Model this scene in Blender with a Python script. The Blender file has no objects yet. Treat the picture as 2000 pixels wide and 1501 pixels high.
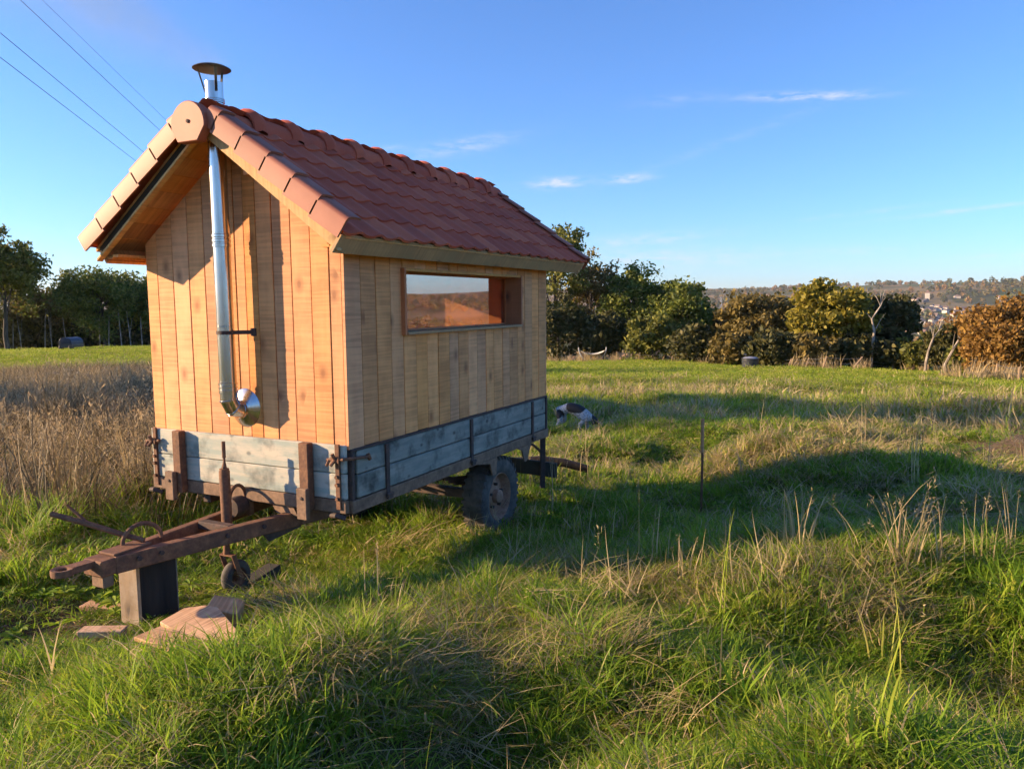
import bpy, bmesh, math, random
import numpy as np
from mathutils import Vector, Matrix
from math import sin, cos, pi, radians, sqrt, exp

rnd = random.Random(7)
sc = bpy.context.scene
C = bpy.context.scene.collection

# ------------------------------------------------------------------ camera
CAM = Vector((3.855, -3.79, 0.8815))
YAW, PITCH, ROLL, FPX = -0.456, -0.1066, -0.0071, 1498.0
Fw = Vector((sin(YAW)*cos(PITCH), cos(YAW)*cos(PITCH), sin(PITCH)))
Rt = Fw.cross(Vector((0, 0, 1))).normalized(); Up = Rt.cross(Fw)
Rt, Up = cos(ROLL)*Rt + sin(ROLL)*Up, -sin(ROLL)*Rt + cos(ROLL)*Up
cd = bpy.data.cameras.new('camera'); cam = bpy.data.objects.new('camera', cd); C.objects.link(cam)
cam.matrix_world = Matrix(((Rt.x, Up.x, -Fw.x, CAM.x), (Rt.y, Up.y, -Fw.y, CAM.y), (Rt.z, Up.z, -Fw.z, CAM.z), (0, 0, 0, 1)))
cd.sensor_fit = 'HORIZONTAL'; cd.sensor_width = 36.0; cd.lens = 36.0*FPX/2000
cd.clip_start = 0.05; cd.clip_end = 30000
sc.camera = cam

# ------------------------------------------------------------------ light
SUN_EL = radians(16.0)
SUN_AZ = radians(64.0)            # heading the light travels to, from +Y towards +X
sd = bpy.data.lights.new('sun', 'SUN'); sun = bpy.data.objects.new('sun', sd); C.objects.link(sun)
sd.energy = 4.5; sd.angle = radians(0.55); sd.color = (1.0, 0.70, 0.41)
trav = Vector((sin(SUN_AZ)*cos(SUN_EL), cos(SUN_AZ)*cos(SUN_EL), -sin(SUN_EL)))
sun.rotation_euler = trav.to_track_quat('-Z', 'Y').to_euler()
sc.view_settings.view_transform = 'Standard'; sc.view_settings.look = 'None'
sc.view_settings.exposure = 1.52; sc.view_settings.gamma = 1.0
sc.view_settings.use_curve_mapping = False
w = bpy.data.worlds.new('World'); sc.world = w; w.use_nodes = True
wn = w.node_tree; wn.nodes.clear()
def N(nt, t, **k):
    n = nt.nodes.new(t)
    for a, b in k.items():
        if hasattr(n, a): setattr(n, a, b)
        else: n.inputs[a.replace('_', ' ')].default_value = b
    return n
sky = N(wn, 'ShaderNodeTexSky', sky_type='NISHITA', sun_disc=False, sun_elevation=SUN_EL,
        sun_rotation=SUN_AZ + pi, altitude=0.0, air_density=1.0, dust_density=0.15, ozone_density=8.0)
# thin clouds: a few streaks low over the horizon, at fixed compass directions
tc = N(wn, 'ShaderNodeTexCoord')
nor = N(wn, 'ShaderNodeVectorMath', operation='NORMALIZE'); wn.links.new(tc.outputs['Generated'], nor.inputs[0])
def wmath(op, a, b=None):
    m = N(wn, 'ShaderNodeMath', operation=op)
    for i, v in enumerate((a, b)):
        if v is None: continue
        if isinstance(v, (int, float)): m.inputs[i].default_value = v
        else: wn.links.new(v, m.inputs[i])
    return m.outputs[0]
def wdot(vec):
    d = N(wn, 'ShaderNodeVectorMath', operation='DOT_PRODUCT'); d.inputs[1].default_value = vec
    wn.links.new(nor.outputs[0], d.inputs[0]); return d.outputs['Value']
def pix(px, py):
    return (Fw + Rt*((px-1000)/FPX) + Up*((750.5-py)/FPX))
CLOUDS = [  # centre px, py, half length, half height, tilt, strength
    (1090, 357, 48, 10, .06, .85), (1228, 349, 38, 7, .05, .9), (1575, 188, 95, 7, .03, .8), (905, 285, 85, 13, .17, .45),
    (760, 290, 30, 6, .2, .3), (1300, 505, 180, 17, .03, .55), (1240, 470, 130, 12, .08, .42), (1670, 489, 80, 6, .04, .3),
    (1900, 408, 130, 4, .12, .5), (1700, 414, 110, 4, .12, .28), (1320, 195, 70, 10, .1, .16), (1420, 275, 210, 8, .36, .12), (1960, 500, 80, 5, .04, .3)]
mp = N(wn, 'ShaderNodeMapping'); mp.inputs['Scale'].default_value = (14, 14, 60)
wn.links.new(nor.outputs[0], mp.inputs['Vector'])
nz = N(wn, 'ShaderNodeTexNoise'); nz.inputs['Scale'].default_value = 3.0; nz.inputs['Detail'].default_value = 7.0; nz.inputs['Roughness'].default_value = .62
wn.links.new(mp.outputs[0], nz.inputs['Vector'])
nzr = N(wn, 'ShaderNodeMapRange'); nzr.inputs[1].default_value = .36; nzr.inputs[2].default_value = .66
wn.links.new(nz.outputs['Fac'], nzr.inputs[0])
tot = None
for (px, py, hl, hh, tl, st) in CLOUDS:
    c = pix(px, py).normalized()
    ax = (Rt*cos(tl) + Up*sin(tl)); ax = (ax - c*ax.dot(c)).normalized(); ay = c.cross(ax)*-1
    u = wmath('DIVIDE', wdot(ax), hl/FPX); v = wmath('DIVIDE', wdot(ay), hh/FPX)
    r2 = wmath('ADD', wmath('MULTIPLY', u, u), wmath('MULTIPLY', v, v))
    g = wmath('MULTIPLY', wmath('POWER', 2.718, wmath('MULTIPLY', r2, -1.0)), st)
    g = wmath('MULTIPLY', g, wmath('GREATER_THAN', wdot(c), 0.3))
    tot = g if tot is None else wmath('ADD', tot, g)
fac = wmath('MINIMUM', wmath('MULTIPLY', tot, nzr.outputs[0]), .9)
SKYMIX = dict(hsv_s=1.0)
hsv = N(wn, 'ShaderNodeHueSaturation'); hsv.inputs['Hue'].default_value = 0.5035; hsv.inputs['Value'].default_value = 0.93; hsv.inputs['Saturation'].default_value = 0.97
wn.links.new(sky.outputs[0], hsv.inputs['Color'])
mx = N(wn, 'ShaderNodeMixRGB'); wn.links.new(fac, mx.inputs['Fac']); wn.links.new(hsv.outputs[0], mx.inputs['Color1'])
mx.inputs['Color2'].default_value = (2.9, 2.95, 3.0, 1)
bg = N(wn, 'ShaderNodeBackground'); bg.inputs['Strength'].default_value = 0.108
wn.links.new(mx.outputs[0], bg.inputs['Color'])
wo = N(wn, 'ShaderNodeOutputWorld'); wn.links.new(bg.outputs[0], wo.inputs['Surface'])
sc.cycles.use_denoising = True
sc.cycles.use_adaptive_sampling = True; sc.cycles.adaptive_threshold = 0.03
sc.cycles.max_bounces = 6; sc.cycles.diffuse_bounces = 3; sc.cycles.glossy_bounces = 3
sc.cycles.transmission_bounces = 4; sc.cycles.transparent_max_bounces = 8; sc.cycles.volume_bounces = 0
sc.cycles.sample_clamp_indirect = 4.0; sc.cycles.caustics_reflective = False; sc.cycles.caustics_refractive = False

# ------------------------------------------------------------------ noise and terrain
_tab = np.random.RandomState(3).rand(8, 256, 256)*2-1
def vn(x, y, s=0):
    x = np.asarray(x, float); y = np.asarray(y, float)
    xi = np.floor(x).astype(int); yi = np.floor(y).astype(int); fx = x-xi; fy = y-yi
    fx = fx*fx*(3-2*fx); fy = fy*fy*(3-2*fy); T = _tab[s % 8]
    a = T[xi & 255, yi & 255]; b = T[(xi+1) & 255, yi & 255]; c = T[xi & 255, (yi+1) & 255]; d = T[(xi+1) & 255, (yi+1) & 255]
    return (a*(1-fx)+b*fx)*(1-fy)+(c*(1-fx)+d*fx)*fy
_R = np.array([0, 3, 4.2, 5, 6.6, 8, 14, 25, 45, 75, 95, 130, 250, 500, 800, 1200, 1800, 2600, 3200, 6000, 9000.])
_Z = np.array([-.72, -.78, -.86, -.97, -1.15, -1.27, -1.55, -2.1, -3.1, -4.8, -6.4, -10, -30, -56, -50, -28, 4, 34, 34, 10, -60.])
MOUNDS = []   # x, y, radius, height
def sstep(a, b, x):
    t = np.clip((np.asarray(x, float)-a)/(b-a), 0, 1); return t*t*(3-2*t)
def azr(x, y):
    dx = np.asarray(x, float)-CAM.x; dy = np.asarray(y, float)-CAM.y
    return np.arctan2(dx, dy), np.hypot(dx, dy)
def ground(x, y):
    az, r = azr(x, y)
    # smooth profile: average three taps of the piecewise line
    z = (np.interp(r*.9, _R, _Z)+np.interp(r, _R, _Z)+np.interp(r*1.1, _R, _Z))/3
    far = sstep(300, 1500, r)
    z = z + far*np.interp(np.degrees(az), [-70, -10, 10, 18, 32, 60], [-20, 0, 20, 16, -6, -6])*.95*np.clip(r/2600, 0, 1.2) + sstep(30, 88, r)*sstep(-27, -48, np.degrees(az))*2.3*(1-sstep(110, 300, r)) + far*22*vn(x/700, y/700, 1) + far*6*vn(x/220, y/220, 2)
    near = 1-sstep(60, 110, r)
    dx = np.asarray(x, float)-CAM.x; dy = np.asarray(y, float)-CAM.y
    dep = -.44*dx+.898*dy; lat = .898*dx+.44*dy          # the ground swells up to the right of the trailer
    z = z + .42*sstep(1.1, 4.2, lat)*sstep(2.4, 5.2, dep)*(1-sstep(9.0, 19, dep))*(1-.4*sstep(7, 14, lat))
    calm = 1 - .75*np.exp(-((np.asarray(x)-.2)**2/2.2**2+(np.asarray(y)-.4)**2/2.6**2))
    calm = calm*(1-.6*np.exp(-((np.asarray(x)-2.0)**2+(np.asarray(y)-2.4)**2)/2.3**2))
    tus = 1-sstep(28, 48, r)
    z = z + near*(.10*vn(x/5.1, y/5.1, 3)*calm + calm*tus*(.21*vn(x/1.35, y/1.35, 4)+.11*vn(x/.55+9, y/.55, 5)) + .02*tus*vn(x/.21, y/.21, 6))
    for (mx_, my_, mr, mh) in MOUNDS:
        z = z + mh*np.exp(-(((np.asarray(x)-mx_)**2+(np.asarray(y)-my_)**2)/mr**2))
    return z
def gz(x, y): return float(ground(x, y))
def at(px, py, rmin=1.5, rmax=4000):
    """world point of the terrain seen at a photograph pixel"""
    d = pix(px, py); t = rmin; p0 = CAM
    while t < rmax:
        p = CAM + d*t
        if p.z < gz(p.x, p.y):
            lo, hi = t/1.02, t
            for _ in range(18):
                m = (lo+hi)/2; p = CAM+d*m
                if p.z < gz(p.x, p.y): hi = m
                else: lo = m
            return CAM+d*hi
        t *= 1.02
    return CAM+d*rmax
def near_at(px, py, dmax=66.0):
    """as at(), but never past the crest of the meadow"""
    p = at(px, py)
    if (p-CAM).dot(Fw) > dmax:
        q = CAM+pix(px, py)*dmax; p = Vector((q.x, q.y, gz(q.x, q.y)))
    return p
for (px, py, r, h) in [(1180, 822, .7, .16), (1560, 1085, .6, .12), (1900, 1040, 1.1, .12), (1790, 830, 1.2, .22), (1960, 835, .9, .22), (1330, 845, 1.5, .12), (830, 1370, .5, .08)]:
    p = at(px, py); MOUNDS.append((p.x, p.y, r, h))
# ------------------------------------------------------------------ materials
MATS = {}
class M:
    """small node-graph helper"""
    def __init__(s, name, **pr):
        s.m = bpy.data.materials.new(name); s.m.use_nodes = True; s.nt = s.m.node_tree
        s.b = s.nt.nodes['Principled BSDF']; s.out = s.nt.nodes['Material Output']; MATS[name] = s.m
        for k, v in pr.items(): s.set(k, v)
    def set(s, k, v):
        k = k.replace('_', ' ')
        if isinstance(v, tuple) and len(v) == 3: v = (*v, 1)
        if hasattr(v, 'is_output'): s.nt.links.new(v, s.b.inputs[k])
        else: s.b.inputs[k].default_value = v
    def n(s, t, **k): return N(s.nt, t, **k)
    def l(s, a, b): s.nt.links.new(a, b)
    def coord(s, which='Object', scale=(1, 1, 1), shift=True):
        t = s.n('ShaderNodeTexCoord'); m = s.n('ShaderNodeMapping'); m.inputs['Scale'].default_value = scale
        if shift:
            oi = s.n('ShaderNodeObjectInfo'); mu = s.n('ShaderNodeVectorMath', operation='MULTIPLY_ADD')
            cmb = s.n('ShaderNodeCombineXYZ')
            for i in range(3): s.l(oi.outputs['Random'], cmb.inputs[i])
            s.l(cmb.outputs[0], mu.inputs[0]); mu.inputs[1].default_value = (37, 61, 83); s.l(t.outputs[which], mu.inputs[2])
            s.l(mu.outputs[0], m.inputs['Vector'])
        else: s.l(t.outputs[which], m.inputs['Vector'])
        return m.outputs[0]
    def noise(s, vec, scale=5, detail=4, rough=.55, dist=0.0):
        n = s.n('ShaderNodeTexNoise'); n.inputs['Scale'].default_value = scale; n.inputs['Detail'].default_value = detail
        n.inputs['Roughness'].default_value = rough; n.inputs['Distortion'].default_value = dist
        if vec is not None: s.l(vec, n.inputs['Vector'])
        return n.outputs['Fac']
    def ramp(s, fac, stops):
        r = s.n('ShaderNodeValToRGB'); e = r.color_ramp.elements
        while len(e) < len(stops): e.new(.5)
        for i, (p, c) in enumerate(stops):
            e[i].position = p; e[i].color = (*c, 1) if not isinstance(c, (int, float)) else (c, c, c, 1)
        s.l(fac, r.inputs['Fac']); return r.outputs['Color']
    def mix(s, fac, a, b, mode='MIX'):
        m = s.n('ShaderNodeMixRGB', blend_type=mode)
        for i, v in enumerate((fac, a, b)):
            if hasattr(v, 'is_output'): s.l(v, m.inputs[i])
            else: m.inputs[i].default_value = v if isinstance(v, (int, float)) else (*v, 1)
        return m.outputs[0]
    def math(s, op, a, b=0.0, clamp=False):
        m = s.n('ShaderNodeMath', operation=op); m.use_clamp = clamp
        for i, v in enumerate((a, b)):
            if hasattr(v, 'is_output'): s.l(v, m.inputs[i])
            else: m.inputs[i].default_value = v
        return m.outputs[0]
    def rnd(s): return s.n('ShaderNodeObjectInfo').outputs['Random']
    def isl(s): return s.n('ShaderNodeNewGeometry').outputs['Random Per Island']
    def bump(s, h, strength=.3, dist=.01):
        b = s.n('ShaderNodeBump'); b.inputs['Strength'].default_value = strength; b.inputs['Distance'].default_value = dist
        s.l(h, b.inputs['Height']); s.l(b.outputs[0], s.b.inputs['Normal'])

def wood(name, c1, c2, knot, axis='z', saw=.5, stain=None, vary=.35, rough=.75):
    m = M(name, Roughness=rough)
    ax = {'x': 0, 'y': 1, 'z': 2}[axis]
    sc_g = [26.0]*3; sc_g[ax] = 1.3
    v = m.coord(scale=tuple(sc_g)); grain = m.noise(v, 1.0, 5, .6, .6)
    sc_s = [2.0]*3; sc_s[ax] = 62.0
    v2 = m.coord(scale=tuple(sc_s)); saww = m.noise(v2, 1.0, 2, .5)
    sc_b = [3.0]*3; sc_b[ax] = 2.0
    v3 = m.coord(scale=tuple(sc_b)); blot = m.noise(v3, 1.0, 4, .6)
    col = m.mix(grain, c1, c2)
    col = m.mix(m.ramp(blot, [(.38, 0), (.72, vary)]), col, tuple(a*.66 for a in c2))
    sawm = m.math('MULTIPLY', m.ramp(saww, [(.42, 1), (.60, 0)]), m.ramp(blot, [(.3, 0), (.6, saw)]))
    col = m.mix(sawm, col, tuple(a*.52 for a in c2))
    # knots
    sp_ = m.n('ShaderNodeSeparateXYZ'); m.l(m.coord(scale=(1, 1, 1)), sp_.inputs[0]); oth = [i for i in range(3) if i != ax]
    cb = m.n('ShaderNodeCombineXYZ'); m.l(m.math('MULTIPLY', m.math('ADD', sp_.outputs[oth[0]], sp_.outputs[oth[1]]), 6.5), cb.inputs[0]); m.l(m.math('MULTIPLY', sp_.outputs[ax], 4.2), cb.inputs[1])
    vo = m.n('ShaderNodeTexVoronoi', voronoi_dimensions='2D'); vo.inputs['Scale'].default_value = 1.0; m.l(cb.outputs[0], vo.inputs['Vector'])
    pick = m.n('ShaderNodeSeparateColor'); m.l(vo.outputs['Color'], pick.inputs[0])
    sel = m.math('GREATER_THAN', pick.outputs[0], .84)
    kn = m.math('MULTIPLY', m.ramp(vo.outputs['Distance'], [(.06, 1), (.12, .65), (.30, 0)]), sel)
    col = m.mix(m.math('MULTIPLY', kn, .85), col, knot)
    # plank to plank difference
    hs = m.n('ShaderNodeHueSaturation'); m.l(col, hs.inputs['Color'])
    m.l(m.math('ADD', m.math('MULTIPLY', m.rnd(), .30), .86), hs.inputs['Value'])
    oi = m.math('FRACT', m.math('MULTIPLY', m.rnd(), 17.3))
    m.l(m.math('ADD', m.math('MULTIPLY', oi, .16), .96), hs.inputs['Saturation'])
    col = hs.outputs[0]
    if stain: 
        st = m.noise(m.coord(scale=(3, 3, 3)), 1.5, 5, .65)
        col = m.mix(m.ramp(st, [(.42, 0), (.62, .8)]), col, stain)
    m.set('Base Color', col)
    hgt = m.math('ADD', m.math('MULTIPLY', grain, .5), m.math('MULTIPLY', saww, .9))
    m.bump(hgt, .45, .004)
    return m.m
wood('fresh_wood', (.86, .445, .205), (.76, .335, .135), (.30, .12, .05), 'z', vary=.6, saw=.55)
wood('fresh_wood_along', (.76, .42, .16), (.64, .31, .11), (.2, .09, .04), 'y')
wood('fresh_wood_slope', (.70, .46, .20), (.60, .36, .15), (.2, .10, .04), 'x', saw=.45, vary=.15)
wood('weathered_wood', (.58, .37, .19), (.46, .27, .13), (.14, .09, .05), 'y', saw=.5, stain=(.36, .24, .12))
wood('frame_wood', (.52, .21, .09), (.40, .14, .055), (.1, .05, .03), 'z', saw=.2)
wood('offcut_wood', (.80, .54, .33), (.54, .30, .15), (.2, .09, .05), 'x', saw=.8)
wood('old_timber', (.26, .18, .11), (.11, .08, .05), (.03, .02, .015), 'z', saw=.1, stain=(.24, .20, .16), vary=.8, rough=.9)
wood('dark_timber', (.10, .085, .065), (.05, .045, .035), (.03, .03, .02), 'y', saw=.1, vary=.8, rough=.95)

def paint_board(name, base, wornc, dark, amount):
    m = M(name, Roughness=.7)
    v = m.coord(scale=(2.2, 2.2, 24)); g = m.noise(v, 1, 6, .65, .5)
    b = m.noise(m.coord(scale=(4, 4, 9)), 1, 6, .7)
    col = m.mix(m.ramp(m.math('ADD', m.math('MULTIPLY', g, .55), m.math('MULTIPLY', b, .5)), [(.45, 0), (.45+amount, 1)]), base, wornc)
    d = m.noise(m.coord(scale=(5, 5, 5)), 1, 4, .6)
    col = m.mix(m.ramp(d, [(.50, 0), (.68, .9)]), col, dark)
    vo = m.n('ShaderNodeTexVoronoi'); vo.inputs['Scale'].default_value = 1.0
    m.l(m.coord(scale=(6, 6, 9)), vo.inputs['Vector'])
    col = m.mix(m.ramp(vo.outputs['Distance'], [(.07, .8), (.16, 0)]), col, dark)
    m.set('Base Color', col); m.bump(g, .4, .004); return m.m
paint_board('painted_board', (.30, .35, .31), (.50, .45, .36), (.12, .14, .13), .16)
paint_board('blue_board', (.165, .19, .165), (.33, .32, .265), (.03, .033, .03), .25)
paint_board('dark_blue_board', (.10, .16, .18), (.21, .27, .27), (.025, .032, .04), .2)

def rust(name, a, b, c, rough=.8):
    m = M(name, Roughness=rough)
    n1 = m.noise(m.coord(), 14, 6, .7); n2 = m.noise(m.coord(), 55, 4, .6)
    col = m.ramp(m.math('ADD', m.math('MULTIPLY', n1, .7), m.math('MULTIPLY', n2, .3)), [(.34, a), (.5, b), (.66, c)])
    m.set('Base Color', col); m.bump(n2, .35, .004); return m.m
m = M('dark_wood_and_shade', Roughness=.9); m.set('Base Color', m.ramp(m.noise(m.coord(scale=(14, 14, 1)), 1, 5, .6), [(.35, (.018, .013, .010)), (.7, (.06, .042, .03))])); m.bump(m.noise(m.coord(scale=(14, 14, 1)), 1, 5, .6), .8, .02)
rust('sunlit_rust', (.34, .16, .07), (.50, .26, .12), (.58, .33, .16))
rust('rusty_steel', (.07, .035, .022), (.155, .07, .036), (.26, .125, .06))
rust('brown_steel', (.10, .058, .035), (.19, .115, .07), (.28, .17, .10))
rust('dark_steel', (.03, .024, .022), (.065, .042, .034), (.12, .065, .045))
rust('wheel_rim_steel', (.20, .10, .06), (.32, .17, .10), (.42, .25, .16))
m = M('stainless', Metallic=1.0, Roughness=.2); m.set('Base Color', m.ramp(m.noise(m.coord(scale=(1, 1, .12)), 30, 3), [(.3, (.44, .43, .42)), (.7, (.60, .59, .57))]))
m.set('Roughness', m.math('ADD', m.math('MULTIPLY', m.noise(m.coord(scale=(1, 1, .1)), 60, 3), .18), .13))
m = M('sooty_metal', Metallic=.6, Roughness=.55); m.set('Base Color', m.ramp(m.noise(m.coord(), 20, 4), [(.3, (.02, .017, .016)), (.7, (.06, .045, .04))]))
m = M('terracotta', Roughness=.85)
n1 = m.noise(m.coord(), 6, 5, .6); n2 = m.noise(m.coord(), 90, 3, .6)
col = m.ramp(m.math('ADD', m.math('MULTIPLY', n1, .4), m.math('MULTIPLY', m.rnd(), .6)), [(.2, (.40, .072, .032)), (.5, (.50, .098, .042)), (.75, (.57, .135, .058))])
lich = m.ramp(m.noise(m.coord(), 3.2, 5, .65), [(.52, 0), (.72, .45)])
m.set('Base Color', m.mix(lich, m.mix(m.ramp(n2, [(.55, 0), (.8, .4)]), col, (.46, .21, .14)), (.22, .07, .05))); m.bump(n2, .12, .002)
m = M('sunlit_clay', Roughness=.6); n1 = m.noise(m.coord(), 5, 5, .6)  # same clay as the roof tiles, sunlight put into its paler tone
m.set('Base Color', m.ramp(m.math('ADD', m.math('MULTIPLY', n1, .6), m.math('MULTIPLY', m.rnd(), .4)), [(.3, (.31, .10, .056)), (.5, (.37, .122, .068)), (.75, (.43, .155, .09))])); m.bump(m.noise(m.coord(), 90, 3), .12, .002)
m = M('black_film', Roughness=.6); m.set('Base Color', (.025, .024, .024))
m = M('tyre_rubber', Roughness=.85); m.set('Base Color', m.ramp(m.noise(m.coord(), 9, 5, .65), [(.32, (.035, .032, .028)), (.5, (.075, .068, .058)), (.72, (.14, .125, .105))])); m.bump(m.noise(m.coord(), 60, 3), .2, .003)
# window sheet: reflecting and see-through
g = M('window_glass'); nt = g.nt; nt.nodes.remove(g.b)
tr = N(nt, 'ShaderNodeBsdfTransparent'); tr.inputs[0].default_value = (.55, .51, .50, 1)
gl = N(nt, 'ShaderNodeBsdfGlossy'); gl.inputs['Roughness'].default_value = .015; gl.inputs['Color'].default_value = (.95, .93, .93, 1)
fr = N(nt, 'ShaderNodeFresnel'); fr.inputs['IOR'].default_value = 4.4
ms = N(nt, 'ShaderNodeMixShader'); ge = N(nt, 'ShaderNodeNewGeometry'); ff = N(nt, 'ShaderNodeMath', operation='SUBTRACT'); ff.inputs[0].default_value = 1.0; nt.links.new(ge.outputs['Backfacing'], ff.inputs[1])
fm = N(nt, 'ShaderNodeMath', operation='MULTIPLY'); nt.links.new(fr.outputs[0], fm.inputs[0]); nt.links.new(ff.outputs[0], fm.inputs[1])   # the far face of the sheet only lets light out
nt.links.new(fm.outputs[0], ms.inputs[0]); nt.links.new(tr.outputs[0], ms.inputs[1]); nt.links.new(gl.outputs[0], ms.inputs[2])
nt.links.new(ms.outputs[0], g.out.inputs['Surface'])

def leafy(name, stops, transl=.35, noise_scale=.35, spread=.5, rough=.6, patch=None, obj_var=.0, spec=.25):
    """thin leaf: diffuse + translucent; colour from island, clump noise and instance"""
    m = M(name); nt = m.nt
    v = m.coord('Object', shift=False); cl = m.noise(v, noise_scale, 4, .65)
    f = m.math('ADD', m.math('MULTIPLY', m.isl(), spread), m.math('MULTIPLY', cl, 1-spread))
    if obj_var: f = m.math('ADD', m.math('MULTIPLY', f, 1-obj_var), m.math('MULTIPLY', m.rnd(), obj_var))
    col = m.ramp(f, stops)
    m.set('Base Color', col); m.set('Roughness', rough); m.set('Specular IOR Level', spec)
    t = m.n('ShaderNodeBsdfTranslucent'); m.l(col, t.inputs['Color'])
    ms = m.n('ShaderNodeMixShader'); ms.inputs[0].default_value = transl
    m.l(m.b.outputs[0], ms.inputs[1]); m.l(t.outputs[0], ms.inputs[2]); m.l(ms.outputs[0], m.out.inputs['Surface'])
    return m.m
leafy('grass_green', [(.2, (.13, .22, .016)), (.45, (.27, .36, .03)), (.68, (.41, .44, .06)), (.84, (.52, .45, .13)), (.96, (.60, .49, .24))], .5, 1.0, .45, obj_var=.45)
leafy('grass_lush', [(.2, (.10, .20, .014)), (.55, (.23, .36, .028)), (.85, (.41, .48, .055))], .5, 1.0, .5, obj_var=.4)
leafy('grass_straw', [(.2, (.27, .22, .09)), (.5, (.46, .36, .18)), (.85, (.60, .48, .27))], .4, 1.0, .6, obj_var=.3)
leafy('weed_brown', [(.15, (.06, .052, .028)), (.45, (.145, .115, .060)), (.7, (.25, .195, .10)), (.95, (.43, .34, .19))], .25, 1.0, .6, obj_var=.3)
leafy('weed_plume', [(.2, (.32, .24, .125)), (.8, (.54, .42, .24))], .35, 1.0, .6, obj_var=.3)
leafy('leaf_olive', [(.2, (.07, .085, .018)), (.5, (.15, .16, .03)), (.8, (.27, .25, .05))], .3)
leafy('leaf_green', [(.2, (.06, .09, .018)), (.5, (.13, .165, .028)), (.8, (.24, .25, .045))], .3)
leafy('leaf_dark', [(.2, (.038, .046, .016)), (.5, (.075, .078, .024)), (.8, (.14, .12, .036))], .25)
leafy('leaf_brown', [(.2, (.08, .066, .022)), (.5, (.17, .135, .038)), (.8, (.29, .21, .06))], .3)
leafy('leaf_yellow', [(.2, (.12, .11, .016)), (.5, (.25, .215, .028)), (.8, (.38, .31, .045))], .35)
leafy('leaf_orange', [(.2, (.13, .07, .020)), (.5, (.26, .145, .035)), (.8, (.38, .23, .055))], .35)
leafy('far_leaf', [(.1, (.055, .075, .035)), (.35, (.10, .115, .045)), (.55, (.19, .155, .06)), (.75, (.28, .18, .075)), (.95, (.34, .20, .10))], .2, .02, .15, obj_var=.75)
m = M('bark', Roughness=.9); m.set('Base Color', m.ramp(m.noise(m.coord(scale=(4, 4, .8)), 2, 5, .6), [(.35, (.035, .028, .02)), (.7, (.12, .095, .07))]))
m = M('pale_bark', Roughness=.85); m.set('Base Color', m.ramp(m.noise(m.coord(scale=(3, 3, 1)), 1.5, 5, .6), [(.38, (.16, .13, .10)), (.65, (.42, .37, .31))]))
m = M('post_wood', Roughness=.9); m.set('Base Color', m.ramp(m.noise(m.coord(scale=(9, 9, 1)), 2, 5, .6), [(.35, (.16, .11, .07)), (.7, (.36, .26, .17))]))
m = M('wire_metal', Roughness=.5, Metallic=.7); m.set('Base Color', (.28, .27, .26))
m = M('cable_black', Roughness=.6); m.set('Base Color', (.03, .032, .04))
m = M('black_plastic', Roughness=.35); m.set('Base Color', m.ramp(m.noise(m.coord(), 8, 3), [(.3, (.018, .02, .024)), (.7, (.05, .052, .06))]))
m = M('navy_cover', Roughness=.4); m.set('Base Color', m.ramp(m.noise(m.coord(), 3, 3), [(.3, (.006, .008, .022)), (.7, (.016, .022, .055))]))
m = M('hammock_cloth', Roughness=.8); m.set('Base Color', m.ramp(m.noise(m.coord(scale=(1, 8, 1)), 6, 2), [(.4, (.55, .53, .48)), (.6, (.40, .42, .40))]))
m = M('house_wall', Roughness=.8); m.set('Base Color', m.ramp(m.rnd(), [(.0, (.62, .58, .52)), (.5, (.50, .45, .38)), (.8, (.55, .46, .36)), (1, (.38, .27, .2))]))
m = M('house_roof', Roughness=.7); m.set('Base Color', m.ramp(m.rnd(), [(.0, (.07, .075, .09)), (.45, (.11, .10, .10)), (.6, (.22, .12, .085)), (1, (.15, .13, .12))]))
m = M('steel_grey', Roughness=.5, Metallic=.5); m.set('Base Color', (.35, .36, .38))
m = M('dog_coat', Roughness=.75)
cc = m.coord('Object', shift=False)
pat = m.noise(cc, 4.6, 3, .5); spk = m.noise(cc, 60, 2, .5)
at_ = m.n('ShaderNodeVertexColor', layer_name='patch')
pm = m.math('ADD', at_.outputs['Color'], m.math('MULTIPLY', m.math('SUBTRACT', pat, .5), .9))
white = m.mix(m.ramp(spk, [(.5, 0), (.62, .75)]), (.46, .45, .45), (.04, .04, .045))
m.set('Base Color', m.mix(m.ramp(pm, [(.46, 0), (.54, 1)]), white, (.012, .012, .013)))
# ground: earth and thatch close by, tints per vertex (grass field, soil, hill fields)
m = M('earth', Roughness=.95); m.set('Specular IOR Level', .1)
vc_ = m.n('ShaderNodeVertexColor', layer_name='tint')
gp = m.coord('Object', shift=False)
n1 = m.noise(gp, 1.3, 6, .65); n2 = m.noise(gp, 14, 5, .7)
mul = m.math('ADD', m.math('MULTIPLY', n1, .7), m.math('MULTIPLY', n2, .7))
m.set('Base Color', m.mix(1.0, vc_.outputs['Color'], m.ramp(m.math('MULTIPLY', mul, .72), [(.25, .55), (.75, 1.45)]), 'MULTIPLY'))
m.bump(n2, .8, .05)
m = M('smoke_volume'); m.nt.nodes.remove(m.b)
pv = m.n('ShaderNodeVolumePrincipled'); pv.inputs['Color'].default_value = (.62, .64, .40, 1)
oc = m.coord('Object', shift=False); sx = m.n('ShaderNodeSeparateXYZ'); m.l(oc, sx.inputs[0])
rad = m.math('ADD', m.math('MULTIPLY', sx.outputs[0], .17), .10)
rr = m.math('DIVIDE', m.math('ADD', m.math('MULTIPLY', sx.outputs[1], sx.outputs[1]), m.math('MULTIPLY', sx.outputs[2], sx.outputs[2])), m.math('MULTIPLY', rad, rad))
fall = m.math('POWER', 2.718, m.math('MULTIPLY', rr, -1.6))
sn = m.ramp(m.noise(oc, 1.5, 4, .6), [(.38, .1), (.68, 1)])
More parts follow.
